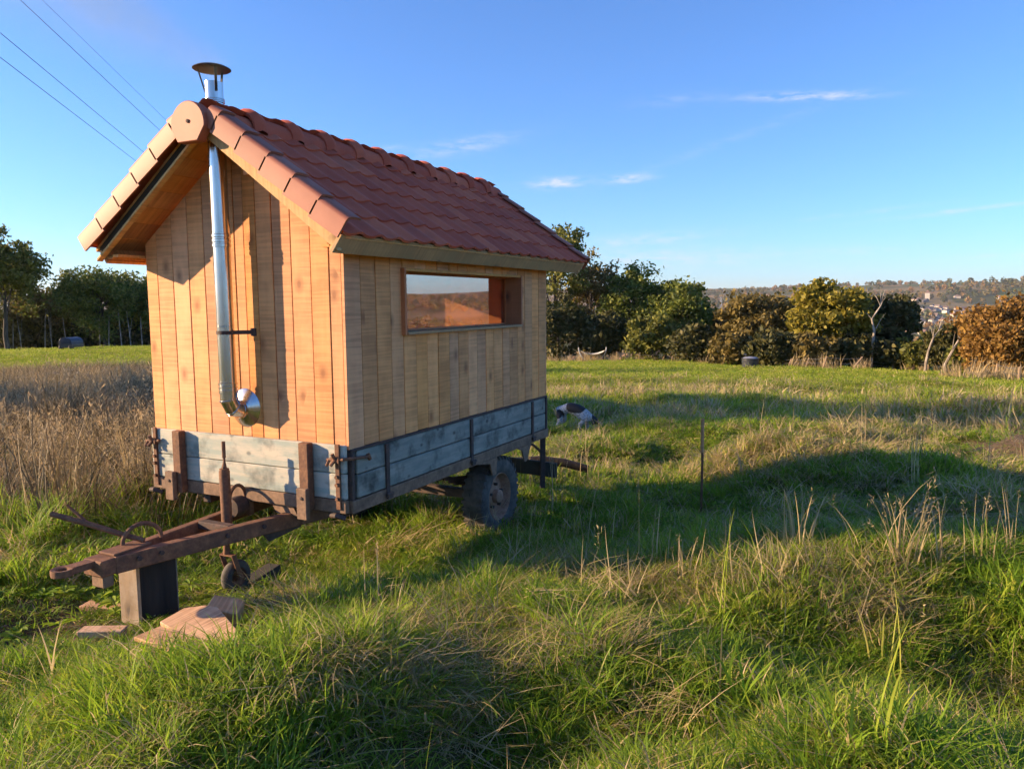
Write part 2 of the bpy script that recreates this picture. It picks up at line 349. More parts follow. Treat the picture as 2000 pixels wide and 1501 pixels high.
den = m.math('DIVIDE', m.math('MULTIPLY', m.math('MULTIPLY', fall, sn), .24), rad)
m.l(m.math('MULTIPLY', den, 1.0), pv.inputs['Density']); m.l(pv.outputs[0], m.out.inputs['Volume'])
# ------------------------------------------------------------------ geometry helpers
WL = {}                                     # world location of every object built
def link(o, parent=None, wl=(0, 0, 0)):
    C.objects.link(o); wl = Vector(wl); WL[o.name] = wl
    if parent is not None:
        o.parent = parent; o.location = wl - WL[parent.name]
    else: o.location = wl
    return o
def thing(name, label, cat, loc, group=None):
    o = bpy.data.objects.new(name, None); o.empty_display_size = .2; link(o, None, loc)
    return tag(o, label, cat, group)
def tag(o, label=None, cat=None, group=None, kind=None):
    for k, v in (('label', label), ('category', cat), ('group', group), ('kind', kind)):
        if v: o[k] = v
    return o
class B:
    def __init__(s): s.v = []; s.f = []
    def add(s, vs, fs):
        k = len(s.v); s.v += [tuple(v) for v in vs]; s.f += [tuple(i+k for i in f) for f in fs]; return s
    def box(s, x0, x1, y0, y1, z0, z1, mtx=None):
        vs = [Vector(p) for p in ((x0, y0, z0), (x1, y0, z0), (x1, y1, z0), (x0, y1, z0), (x0, y0, z1), (x1, y0, z1), (x1, y1, z1), (x0, y1, z1))]
        if mtx is not None: vs = [mtx @ v for v in vs]
        return s.add(vs, [(0, 3, 2, 1), (4, 5, 6, 7), (0, 1, 5, 4), (1, 2, 6, 5), (2, 3, 7, 6), (3, 0, 4, 7)])
    def bar(s, a, b, wdt, hgt, up=(0, 0, 1)):
        a = Vector(a); b = Vector(b); d = (b-a); L = d.length; d.normalize(); u = Vector(up)
        sd_ = d.cross(u).normalized(); u = sd_.cross(d)
        m = Matrix(((d.x, sd_.x, u.x, a.x), (d.y, sd_.y, u.y, a.y), (d.z, sd_.z, u.z, a.z), (0, 0, 0, 1)))
        return s.box(0, L, -wdt/2, wdt/2, -hgt/2, hgt/2, m)
    def prism(s, pts, axis, a0, a1):
        n = len(pts)
        def P(p, a): return {'x': (a, p[0], p[1]), 'y': (p[0], a, p[1]), 'z': (p[0], p[1], a)}[axis]
        vs = [P(p, a0) for p in pts]+[P(p, a1) for p in pts]
        fs = [tuple(range(n-1, -1, -1)), tuple(range(n, 2*n))]+[(i, (i+1) % n, n+(i+1) % n, n+i) for i in range(n)]
        return s.add(vs, fs)
    def tube(s, pts, rad, n=10, cap=True):
        pts = [Vector(p) for p in pts]; rs = rad if isinstance(rad, (list, tuple)) else [rad]*len(pts)
        k = len(s.v); prev = None
        for i, p in enumerate(pts):
            d = (pts[min(i+1, len(pts)-1)]-pts[max(i-1, 0)]).normalized()
            if prev is None:
                u = d.cross(Vector((0, 0, 1)));
                if u.length < .05: u = d.cross(Vector((0, 1, 0)))
            else: u = prev - d*prev.dot(d)
            u.normalize(); prev = u; v = d.cross(u)
            for j in range(n):
                a = 2*pi*j/n; s.v.append(tuple(p+(u*cos(a)+v*sin(a))*rs[i]))
        for i in range(len(pts)-1):
            for j in range(n):
                s.f.append((k+i*n+j, k+i*n+(j+1) % n, k+(i+1)*n+(j+1) % n, k+(i+1)*n+j))
        if cap:
            s.f.append(tuple(k+j for j in range(n-1, -1, -1))); e = k+(len(pts)-1)*n; s.f.append(tuple(e+j for j in range(n)))
        return s
    def lathe(s, prof, c, axis='z', n=24):
        """prof: (radius, along axis) pairs"""
        k = len(s.v); c = Vector(c)
        for (r, h) in prof:
            for j in range(n):
                a = 2*pi*j/n; u, v = r*cos(a), r*sin(a)
                s.v.append(tuple(c+Vector({'z': (u, v, h), 'x': (h, u, v), 'y': (v, h, u)}[axis])))
        m = len(prof)
        for i in range(m-1):
            for j in range(n): s.f.append((k+i*n+j, k+i*n+(j+1) % n, k+(i+1)*n+(j+1) % n, k+(i+1)*n+j))
        return s
def part(name, b, mat, parent=None, bevel=0, smooth=False, wl=None, label=None, seg=1):
    """link a builder as ONE mesh object; vertices are given in world space"""
    v = np.array(b.v, float)
    if wl is None: wl = (v.min(0)+v.max(0))/2
    wl = np.array(wl, float)
    me = bpy.data.meshes.new(name); me.from_pydata((v-wl).tolist(), [], b.f)
    bm = bmesh.new(); bm.from_mesh(me)
    bmesh.ops.recalc_face_normals(bm, faces=bm.faces)
    if bevel:
        es = [e for e in bm.edges if len(e.link_faces) == 2 and e.calc_face_angle(0) > .5]
        bmesh.ops.bevel(bm, geom=es, offset=bevel, segments=seg, profile=.5, affect='EDGES', clamp_overlap=True)
    if smooth:
        for f in bm.faces: f.smooth = True
        for e in bm.edges:
            if len(e.link_faces) == 2 and e.calc_face_angle(0) > .7: e.smooth = False
    bm.to_mesh(me); bm.free()
    me.materials.append(MATS[mat]); o = bpy.data.objects.new(name, me); link(o, parent, wl)
    if label: o['label'] = label
    return o
def npmesh(name, verts, faces, mats, midx=None):
    """fast mesh from numpy quads / tris (faces: list of arrays of equal width)"""
    me = bpy.data.meshes.new(name); verts = np.asarray(verts, np.float32)
    loops = np.concatenate([np.asarray(f).ravel() for f in faces]).astype(np.int32)
    tots = np.concatenate([np.full(len(f), f.shape[1], np.int32) for f in faces])
    starts = np.concatenate([[0], np.cumsum(tots)[:-1]]).astype(np.int32)
    me.vertices.add(len(verts)); me.vertices.foreach_set('co', verts.ravel())
    me.loops.add(len(loops)); me.loops.foreach_set('vertex_index', loops)
    me.polygons.add(len(tots)); me.polygons.foreach_set('loop_start', starts); me.polygons.foreach_set('loop_total', tots)
    if midx is not None: me.polygons.foreach_set('material_index', np.asarray(midx, np.int32))
    for m_ in mats: me.materials.append(MATS[m_])
    me.update(calc_edges=True); me.validate(); return me
# ------------------------------------------------------------------ terrain sheet
def build_terrain():
    r = np.concatenate([[0.01], np.geomspace(.6, 12, 150), np.geomspace(12.3, 110, 150), np.geomspace(113, 9000, 110)])
    a = np.radians(np.concatenate([np.arange(-78, 60, .3), np.arange(60, 282, 3.0)]))
    R, A = np.meshgrid(r, a, indexing='ij'); X = CAM.x+R*np.sin(A); Y = CAM.y+R*np.cos(A)
    Z = ground(X.ravel(), Y.ravel()); n, k = R.shape
    V = np.stack([X.ravel(), Y.ravel(), Z], 1); idx = np.arange(n*k).reshape(n, k); nx = np.roll(idx, -1, 1)
    F = np.stack([idx[:-1], nx[:-1], nx[1:], idx[1:]], -1).reshape(-1, 4)
    me = npmesh('meadow', V, [F[:, ::-1]], ['earth'])
    x, y = V[:, 0], V[:, 1]; rr = R.ravel()
    thatch = np.array([.085, .08, .03]); grass = np.array([.14, .18, .028]); straw = np.array([.28, .23, .10]); soil = np.array([.12, .085, .055])
    t = sstep(8, 30, rr)[:, None]; col = thatch*(1-t)+grass*t
    s = (sstep(.1, .6, vn(x/3.3, y/3.3, 1)+.5*vn(x/.9, y/.9, 2))*(1-sstep(45, 60, rr)*.8)*.6)[:, None]; col = col*(1-s)+straw*s
    d = dirt(x, y)[:, None]; col = col*(1-d)+soil*d
    # hill fields and woods
    f = sstep(110, 300, rr)[:, None]; q = vn(x/260, y/170, 3); q2 = vn(x/120, y/90, 4)
    hc = np.where((q > .25)[:, None], np.array([.20, .16, .08]), np.where((q < -.3)[:, None], np.array([.10, .14, .04]), np.array([.075, .085, .035])))
    hc = np.where((q2 > .45)[:, None], np.array([.28, .19, .10]), hc)
    col = col*(1-f)+hc*f
    ca = me.color_attributes.new('tint', 'FLOAT_COLOR', 'POINT')
    ca.data.foreach_set('color', np.concatenate([col, np.ones((len(col), 1))], 1).astype(np.float32).ravel())
    for p in me.polygons: pass
    me.polygons.foreach_set('use_smooth', np.ones(len(me.polygons), bool))
    o = bpy.data.objects.new('meadow_ground', me); link(o); tag(o, 'rough grass meadow sloping down to the valley and the far hillside', None, None, 'structure')
    return o
DIRT = []
for (px, py, r) in [(60, 1195, .62), (170, 1170, .4), (0, 1240, .6), (120, 1225, .35), (1890, 850, .7), (1780, 825, .55), (1960, 860, .7), (1180, 828, .8), (1200, 822, .9), (1860, 640, 1.0)]:
    p = at(px, py); DIRT.append((p.x, p.y, r))
def dirt(x, y):
    d = np.zeros(np.shape(x)); wob = .35*vn(np.asarray(x)/.35, np.asarray(y)/.35, 7)
    for (dx, dy, r) in DIRT:
        q = np.hypot(np.asarray(x)-dx, np.asarray(y)-dy)/r + wob
        d = np.maximum(d, 1-sstep(.6, 1.05, q))
    return d
build_terrain()

# ------------------------------------------------------------------ cabin
hut = thing('wooden_cabin', 'small board cabin with red tiled roof and stovepipe standing on the farm trailer', 'cabin', (0, 1.5, 0))
H2, LEN = .85, 3.03
SL = .735; APEX = 2.13
def zT(x): return APEX-SL*abs(x)               # tile plane
def zW(x): return APEX-.19-SL*abs(x)           # top of wall boards
# front gable boards
seams = [-.868, -.754, -.60, -.446, -.298, -.135, -.017, .066, .171, .304, .456, .612, .756, .868]
for i in range(13):
    x0, x1 = seams[i]+.0022, seams[i+1]-.0022
    if i == 12: x1 = .846
    d = rnd.uniform(-.002, .003); t0 = rnd.uniform(-.004, .004); zb = rnd.uniform(-.004, .002)
    pts = [(x0, zb), (x1, zb), (x1+t0*0, zW(x1))] + ([(0, zW(0))] if x0 < 0 < x1 else []) + [(x0, zW(x0))]
    part('plank', B().prism(pts, 'y', -.012+d, .012+d), 'fresh_wood', hut, .003)
# right side boards, cut round the window
ss = [-.016, .144, .303, .464, .608, .765, .91, 1.061, 1.219, 1.359, 1.511, 1.657, 1.809, 1.947, 2.113, 2.25, 2.415, 2.561, 2.723, 2.874, LEN]
WY0, WY1, WZ0, WZ1 = .60, 2.44, .685, 1.098
ztop = 1.262
for i in range(20):
    y0, y1 = ss[i]+.0022, ss[i+1]-.0022; d = rnd.uniform(-.003, .003); zb = rnd.uniform(-.03, -.02)
    xa, xb = .848+d, .872+d
    segs = [(zb, ztop)]
    if y0 < WY1 and y1 > WY0:
        if y0 < WY0 or y1 > WY1:                # board notched by the window edge
            c0, c1 = max(y0, WY0), min(y1, WY1)
            pts = [(y0, zb), (y1, zb), (y1, ztop), (y0, ztop)]
            if y0 < WY0: pts = [(y0, zb), (y1, zb), (y1, WZ0), (c0, WZ0), (c0, WZ1), (y1, WZ1), (y1, ztop), (y0, ztop)]
            else: pts = [(y0, zb), (y1, zb), (y1, ztop), (y0, ztop), (y0, WZ1), (c1, WZ1), (c1, WZ0), (y0, WZ0)]
            part('plank', B().prism(pts, 'x', xa, xb), 'fresh_wood', hut, .003); continue
        segs = [(zb, WZ0), (WZ1, ztop)]
    for (za, zb_) in segs: part('plank', B().box(xa, xb, y0, y1, za, zb_), 'fresh_wood', hut, .003)
# left and back walls with the door-side opening that lights the inside
lw = B(); lw.box(-.872, -.848, .013, .6, -.02, ztop); lw.box(-.872, -.848, 2.7, 3.0, -.02, ztop); lw.box(-.872, -.848, .6, 2.7, -.02, .25); lw.box(-.872, -.848, .6, 2.7, 1.16, ztop)
part('side_wall', lw, 'fresh_wood', hut)
part('back_wall', B().prism([(-.846, -.02), (.846, -.02), (.846, zW(.846)), (0, zW(0)), (-.846, zW(.846))], 'y', 3.0, 3.026), 'fresh_wood', hut)
part('cabin_floor', B().box(-.84, .84, .02, 2.99, -.03, 0), 'fresh_wood_along', hut)
part('interior_post', B().box(-.84, -.77, 1.55, 1.62, 0, 1.25), 'frame_wood', hut)
part('bench', B().box(-.84, -.40, 2.4, 2.98, .38, .42), 'fresh_wood_along', hut)
# window
win = thing('window', None, None, (.8, 1.52, .89)); win.parent = hut; win.location = WL['window']-WL[hut.name]
for (ya, yb_) in ((WY0-.012, WY0+.012), (WY1-.012, WY1+.012)):
    part('window_jamb', B().box(.70, .905, ya, yb_, WZ0-.02, WZ1+.022), 'frame_wood', win, .002)
part('window_head', B().box(.70, .90, WY0+.013, WY1-.013, WZ1, WZ1+.02), 'fresh_wood_along', win, .002)
part('window_sill', B().box(.70, .915, WY0+.013, WY1-.013, WZ0-.02, WZ0), 'weathered_wood', win, .002)
part('window_pane', B().box(.735, .739, WY0+.012, WY1-.012, WZ0+.001, WZ1-.001), 'window_glass', win)
for (ya, yb_, za, zb_) in ((WY0+.013, WY0+.025, WZ0+.012, WZ1-.012), (WY1-.025, WY1-.013, WZ0+.012, WZ1-.012), (WY0+.013, WY1-.013, WZ0+.001, WZ0+.012), (WY0+.013, WY1-.013, WZ1-.012, WZ1-.001)):
    part('pane_bead', B().box(.741, .753, ya, yb_, za, zb_), 'frame_wood', win)
part('corner_trim', B().box(.849, .875, LEN-.002, LEN+.02, -.02, ztop), 'fresh_wood', hut, .003)
# roof boarding seen from below, rafters, fascias
YF, YB = -.27, 3.56
for sgn in (-1, 1):
    for k in range(8):
        a0, a1 = .02+k*.132, .02+(k+1)*.132-.004
        pts = [(sgn*a0, zT(a0)-.095), (sgn*a1, zT(a1)-.095), (sgn*a1, zT(a1)-.075), (sgn*a0, zT(a0)-.075)]
        part('roof_board', B().prism(pts, 'y', YF+.03, YB-.03), 'fresh_wood_along', hut)
    for (ya, yb_, dz) in ((YF, YF+.045, .195), (3.50, 3.545, .195)):
        lo = 1.03
        pts = [(sgn*.001, zT(0)-dz), (sgn*lo, zT(lo)-dz), (sgn*lo, zT(lo)-.097), (sgn*.001, zT(0)-.097)]
        if sgn < 0 and ya < 0:                       # left front: dark strip stands in for the verge's shadow, over a thin pale batten
            up_ = [(p_[0], p_[1]+(.024 if i_ < 2 else 0)) for i_, p_ in enumerate(pts)]
            part('shade_strip', B().prism(up_, 'y', ya+.03, yb_), 'dark_timber', hut)
            pts = [(p_[0], p_[1] if i_ < 2 else pts[3-i_][1]+.022) for i_, p_ in enumerate(pts)]
        part('barge_rafter', B().prism(pts, 'y', ya, yb_), 'fresh_wood_slope', hut, .003)
    # inner purlin over the gable wall
    # fascia square to the slope
    nx, nzv = -.592, -.806                       # down and inwards
    e = (1.080, zT(1.080)-.070); th = (.806*.028, -.592*.028)
    q = [(e[0], e[1]), (e[0]+nx*.125, e[1]+nzv*.125), (e[0]+nx*.125-th[0], e[1]+nzv*.125-th[1]), (e[0]-th[0], e[1]-th[1])]
    part('fascia', B().prism([(sgn*a, b_) for a, b_ in q], 'y', YF-.012 if sgn > 0 else YF+.05, YB), 'weathered_wood' if sgn > 0 else 'fresh_wood_along', hut, .004)
    # eave soffit
    for k in range(2):
        a0 = .876+k*.06
        part('soffit_board', B().box(min(sgn*a0, sgn*(a0+.056)), max(sgn*a0, sgn*(a0+.056)), YF+.05, YB-.04, 1.195+.012*(1-k), 1.213+.012*(1-k)), 'fresh_wood_along', hut)
for k in range(4):                               # ragged edge of the shade strip under the left verge
    pass
# roof tiles: interlocking, one wave each; the same mesh for all
NC, NR = 20, 6
PW = (YB-YF+.04)/NC; CL = 1.10*1.241; ROWL = CL/NR
def tile_mesh():
    us = [0, .06, .16, .30, .44, .56, .66, .76, .86, .94, 1.0, 1.04]
    def h(u):
        return .004+.015*(max(0, sin(pi*min(max((u-.40)/.62, 0), 1)))**1.25)-.006*sin(pi*min(u/.42, 1))
    vs = []; n = len(us)
    for (t, lift) in ((-.02, .017), (ROWL*.5, .009), (ROWL+.05, .000)):     # t along the slope from the lower edge up
        for u in us: vs.append((u*PW, t+(-.012*sin(pi*min(1, max(0, u))) if t < 0 else 0), h(u)+lift))
    k = len(vs)
    for u in us: vs.append((u*PW, -.02-.012*sin(pi*min(1, max(0, u))), h(u)+.017-.017))
    for (t, lift) in ((-.02, .017), (ROWL*.5, .009)):
        vs.append((1.04*PW, t, h(1.04)+lift-.016))
    fs = [(r*n+i, r*n+i+1, (r+1)*n+i+1, (r+1)*n+i) for r in range(2) for i in range(n-1)]
    fs += [(k+i, k+i+1, i+1, i) for i in range(n-1)]
    me = bpy.data.meshes.new('roof_tile'); me.from_pydata(vs, [], fs); me.materials.append(MATS['terracotta'])
    bm = bmesh.new(); bm.from_mesh(me); bmesh.ops.recalc_face_normals(bm, faces=bm.faces)
    for f in bm.faces: f.smooth = True
    for e in bm.edges:
        if len(e.link_faces) == 2 and e.calc_face_angle(0) > .8: e.smooth = False
    bm.to_mesh(me); bm.free(); return me
tme = tile_mesh(); tme2 = None
sA = math.atan(SL)
for sgn in (1, -1):
    for r in range(NR):
        for c in range(NC):
            o = bpy.data.objects.new('roof_tile', tme)
            d = 1.10-(r*ROWL+.0)*cos(sA)           # horizontal distance of the lower edge from the ridge
            y = YF-.02+(c if sgn > 0 else c+1)*PW
            # local x -> along y, local y -> up the slope, local z -> outward normal
            up = Vector((-sgn*cos(sA), 0, sin(sA))); nr = Vector((sgn*sin(sA), 0, cos(sA))); ax = Vector((0, 1, 0)) if sgn > 0 else Vector((0, -1, 0))
            m4 = Matrix.Identity(4)
            j = rnd.uniform(-.003, .003)
            for i_, vct in enumerate((ax, up, nr)):
                for k_ in range(3): m4[k_][i_] = vct[k_]
            wl = Vector((sgn*d, y, zT(d)))+nr*(-.052+j*.5)+up*j
            link(o, hut, wl); m4.translation = wl-WL[hut.name]
            o.matrix_local = m4
# verge tiles at the front (and back) edge: an L-shaped cap over the roof edge
def verge(sgn, r, back=False):
    b = B(); d0 = 1.118-r*ROWL*cos(sA); L = ROWL+.012 if r < NR-1 else (d0-.125)/cos(sA)
    up = Vector((-sgn*cos(sA), 0, sin(sA))); nr = Vector((sgn*sin(sA), 0, cos(sA)))
    o = Vector((sgn*d0, 0, zT(d0)))+nr*.012
    ys = [-.322, -.322, -.316, -.302, -.27, -.20]; ns = [-.105, .004, .020, .031, .034, .031]
    if back: ys = [YB+.04+(-.30-q)*1 for q in ys]; ns = [q-.050 for q in ns]
    k = 0; vs = []
    for t, lift in ((0, .018), (L, 0.0)):
        for yy, nn in zip(ys, ns): vs.append(o+up*t+nr*(nn+lift)+Vector((0, yy, 0)))
        for yy, nn in zip(ys[::-1], ns[::-1]):
            vs.append(o+up*t+nr*(nn+lift-(.0 if nn < -.1 else .014))+Vector((0, yy+(.014 if not back else -.014)*(1 if nn < .03 else 0), 0)))
    n = 12
    fs = [(i, (i+1) % n, n+(i+1) % n, n+i) for i in range(n)]+[tuple(range(n)), tuple(range(2*n-1, n-1, -1))]
    part('verge_tile', b.add(vs, fs), 'sunlit_clay', hut, 0, True)
for sgn in (1, -1):
    for r in range(NR):
        verge(sgn, r); verge(sgn, r, True)
# ridge tiles, overlapping, each with a raised collar at its near end
NRG = 11; RL = (YB+.02-(-.30))/NRG
def ridge(i):
    b = B(); y0 = -.30+i*RL
    secs = [(0, .136, .008), (.05, .154, .026), (.095, .149, .018), (.115, .134, .002), (RL*.6, .132, .0), (RL+.02, .128, -.004)]
    if i == 0: secs = [(-.0, .112, -.012), (.05, .113, -.01), (.085, .114, -.008), (.10, .115, -.006), (RL*.6, .118, -.004), (RL+.02, .116, -.004)]
    vs = []; n = 11
    for (t, r, lift) in secs:
        for k in range(n):
            a = pi*(-.06+1.12*k/(n-1)); vs.append((r*1.06*cos(a), y0+t, 1.998+lift+r*.86*sin(a)))
    m = len(vs)
    for (t, r, lift) in (secs[0], secs[-1]):
        for k in range(n):
            a = pi*(-.06+1.12*k/(n-1)); vs.append(((r-.015)*1.06*cos(a), y0+t, 1.998+lift+(r-.015)*.86*sin(a)))
    fs = [(s*n+k, s*n+k+1, (s+1)*n+k+1, (s+1)*n+k) for s in range(len(secs)-1) for k in range(n-1)]
    fs += [(k, m+k, m+k+1, k+1) for k in range(n-1)]
    part('ridge_tile', b.add(vs, fs), 'terracotta', hut, 0, True)
for i in range(NRG): ridge(i)
cap = [(-.012+.143*cos(a), 1.965+.142*sin(a)) for a in [pi*k/16-.12 for k in range(17)]]+[(-.150, 1.945), (-.100, 1.865), (.066, 1.865)]
cp = part('ridge_end_cap', B().prism(cap, 'y', -.352, -.285), 'sunlit_clay', hut, .005)
part('nail_head', B().lathe([(.0, -.361), (.012, -.358), (.012, -.35)], (-.005, 0, 1.985), 'y', 10), 'dark_steel', cp)
# stovepipe: 110 mm, standing off the gable on two brackets
pc = Vector((.0, -.136, 0)); PR = .055
sp = part('stovepipe', B().tube([(pc.x, pc.y, .30), (pc.x-.002, pc.y, 1.2), (pc.x-.004, pc.y, 2.262)], PR, 28), 'stainless', hut, 0, True)
def collar(z0, z1, r, nm='pipe_collar'):
    prof = [(PR, z0)]; k = 3; st = (z1-z0)/k
    for i in range(k):
        prof += [(r, z0+i*st+.002), (r, z0+i*st+st*.6), (r-.0035, z0+i*st+st*.7), (r-.0035, z0+i*st+st*.95)]
    prof += [(PR, z1)]
    part(nm, B().lathe(prof, (pc.x-.002, pc.y, 0), 'z', 28), 'stainless', sp, 0, True)
collar(1.245, 1.335, .0605); collar(.305, .385, .0605); collar(2.135, 2.165, .0605); collar(.735, .75, .0575)
# segmented elbow: three mitred lengths with raised seams
ep = [Vector(p) for p in ((pc.x, -.136, .385), (pc.x, -.136, .262), (pc.x+.006, -.108, .205), (pc.x+.014, -.055, .188), (pc.x+.02, -.008, .195))]
for i in range(4):
    part('pipe_elbow', B().tube([ep[i]-(ep[i+1]-ep[i]).normalized()*(.012 if i else 0), ep[i+1]+(ep[i+1]-ep[i]).normalized()*.010], PR+.0008*(i+1), 28), 'stainless', sp, 0, True)
for i in (1, 2, 3):
    d_ = (ep[i+1]-ep[i-1]).normalized()
    part('pipe_seam', B().tube([ep[i]-d_*.005, ep[i]+d_*.005], PR+.006, 28), 'stainless', sp, .002, True)
part('wall_rosette', B().lathe([(.048, -.05), (.062, -.042), (.124, -.018), (.130, -.013)], (pc.x+.022, 0, .195), 'y', 36), 'stainless', sp, 0, True)
capp = part('rain_cap', B().lathe([(0, 2.372), (.045, 2.368), (.09, 2.359), (.114, 2.347), (.116, 2.343), (.112, 2.340), (.07, 2.347), (0, 2.352)], (pc.x-.015, pc.y, 0), 'z', 36), 'sooty_metal', sp, 0, True)
for a in (200, 330, 95):
    ca_, sa_ = cos(radians(a)), sin(radians(a))
    part('cap_strut', B().bar((pc.x-.004+.057*ca_, pc.y+.057*sa_, 2.20), (pc.x-.015+.092*ca_, pc.y+.092*sa_, 2.349), .016, .004, up=(ca_, sa_, .2)), 'sooty_metal', capp)
for z_ in (.70,):
    part('pipe_clamp', B().tube([(pc.x-.002, pc.y, z_-.012), (pc.x-.002, pc.y, z_+.012)], PR+.003, 24), 'dark_steel', sp, .001, True)
    part('pipe_bracket', B().bar((pc.x+.045, pc.y+.02, z_), (pc.x+.12, -.02, z_), .012, .026).box(pc.x+.10, pc.x+.145, -.022, -.013, z_-.025, z_+.025), 'dark_steel', sp)
part('bracket_block', B().box(.125, .165, -.05, -.013, 1.70, 1.745), 'fresh_wood', sp)
# ------------------------------------------------------------------ farm trailer
tr_ = thing('farm_trailer', 'old single axle farm trailer with weathered blue plank sides and rusty drawbar', 'trailer', (0, 1.5, -1.1))
# front boards
for (z0, z1) in ((-.172, .006), (-.338, -.176)):
    part('side_board', B().box(-.862, .862, -.052, -.020, z0, z1), 'painted_board', tr_, .005)
part('headboard_channel', B().box(-.865, .865, -.056, -.016, -.425, -.342), 'brown_steel', tr_, .004)
for (x0, x1, xo, mt) in ((-.585, -.510, -.03, 'rusty_steel'), (.545, .622, .02, 'rusty_steel')):
    st = part('stake', B().box(x0, x1, -.112, -.057, -.42, .012), mt, tr_, .005)
    part('stake_socket', B().box(x0+xo-.015, x1+xo-.01, -.15, -.113, -.47, -.27), 'brown_steel', st, .005)
    part('socket_bolt', B().lathe([(0, -.158), (.010, -.156), (.011, -.151), (.011, -.149)], ((x0+x1)/2+xo-.01, 0, -.33), 'y', 8), 'dark_steel', st)
# right and left sides
for sx in (1, -1):
    xa, xb = (.852, .884) if sx > 0 else (-.884, -.852)
    mt = 'blue_board'
    for (z0, z1) in ((-.190, -.042), (-.345, -.196)):
        part('side_board', B().box(xa, xb, .045, 3.0, z0, z1), mt, tr_, .006)
    part('top_rail', B().box(xa-.004, xb+.006, -.012, 3.045, -.038, -.024), 'dark_steel', tr_, .003)
    part('side_channel', B().box(xa-.01, xb+.008, -.014, 3.06, -.432, -.350), 'brown_steel', tr_, .004)
    for y in (.36, 1.515, 2.69):
        s_ = part('side_strap', B().box(xb if sx > 0 else xa-.014, xb+.014 if sx > 0 else xa, y-.02, y+.02, -.405, -.045), 'dark_steel', tr_, .003)
        X = xb+.014 if sx > 0 else xa-.030
        part('strap_hinge', B().box(X, X+.016, y-.028, y+.028, -.415, -.375).tube([(X+.008, y-.035, -.385), (X+.008, y+.035, -.385)], .012, 8), 'dark_steel', s_, .002)
    # corner posts
    for y in (-.012, 3.018):
        part('corner_post', B().box(xa, xb+.004, y, y+.028, -.349, -.04), 'dark_steel', tr_, .003)
    # gussets that carry the bed above the wheel
    for (y0, y1, dy) in ((1.60, 1.96, 1), (2.36, 2.66, -1)):
        X0 = xb-.006 if sx > 0 else xa-.006
        if dy > 0: pts = [(y0, -.433), (y1, -.433), (y1-.02, -.58), (y1-.085, -.58), (y1-.13, -.47)]
        else: pts = [(y0, -.433), (y1, -.433), (y0+.13, -.47), (y0+.17, -.60), (y0+.12, -.60)] if False else [(y0, -.433), (y1, -.433), (y1-.10, -.58), (y1-.15, -.58), (y1-.20, -.47)]
        part('gusset', B().prism(pts, 'x', X0, X0+.012), 'brown_steel', tr_)
    xw = .752 if sx > 0 else -.752
    # wheel: tyre with lugs, dished rim, hub
    hub = Vector((xw, 2.10, -.815)); R_ = .362
    wr = thing('wheel', None, None, hub); wr.parent = tr_; wr.location = hub-WL[tr_.name]
    prof = [(.205, -.085), (.225, -.098), (.27, -.108), (.315, -.105), (.342, -.088), (.353, -.05), (.356, 0), (.353, .05), (.342, .088), (.315, .105), (.27, .108), (.225, .098), (.205, .085)]
    b = B().lathe([(r_, h_) for r_, h_ in prof], hub, 'x', 48)
    for k in range(36):
        for s2 in (-1, 1):
            a = 2*pi*(k+.25*s2)/36
            er = Vector((0, cos(a), sin(a))); et = Vector((0, -sin(a), cos(a)))
            mm = Matrix(((s2, et.x*0+.0, 0, 0), (0, et.y, er.y, 0), (0, et.z, er.z, 0), (0, 0, 0, 1)))
            mm = Matrix.Translation(hub) @ mm
            b.box(.024, .096, -.0145, .0145, .335, .3595, mm)
            b.box(.088, .1035, -.010, .010, .320, .346, mm)
    part('tyre', b, 'tyre_rubber', wr, 0, True, wl=hub)
    o_ = 1 if sx > 0 else -1
    rim = part('rim', B().lathe([(.212, .086*o_), (.205, .092*o_), (.195, .075*o_), (.185, .03*o_), (.172, .015*o_), (.13, .02*o_), (.085, .04*o_), (.0, .042*o_)], hub, 'x', 36), 'wheel_rim_steel', wr, 0, True, wl=hub)
    hb_ = part('hub', B().lathe([(.062, .03*o_), (.058, .085*o_), (.04, .10*o_), (.0, .104*o_)], hub, 'x', 20), 'wheel_rim_steel', wr, 0, True)
    for k in range(5):
        a = 2*pi*k/5+.3
        part('wheel_nut', B().tube([hub+Vector((.03*o_, .105*cos(a), .105*sin(a))), hub+Vector((.062*o_, .105*cos(a), .105*sin(a)))], .013, 6), 'dark_steel', wr)
# back board
for (z0, z1) in ((-.190, -.03), (-.345, -.196)):
    part('side_board', B().box(-.845, .845, 3.02, 3.05, z0, z1), 'blue_board', tr_, .005)
part('tail_channel', B().box(-.86, .86, 3.051, 3.10, -.45, -.35), 'brown_steel', tr_, .004)
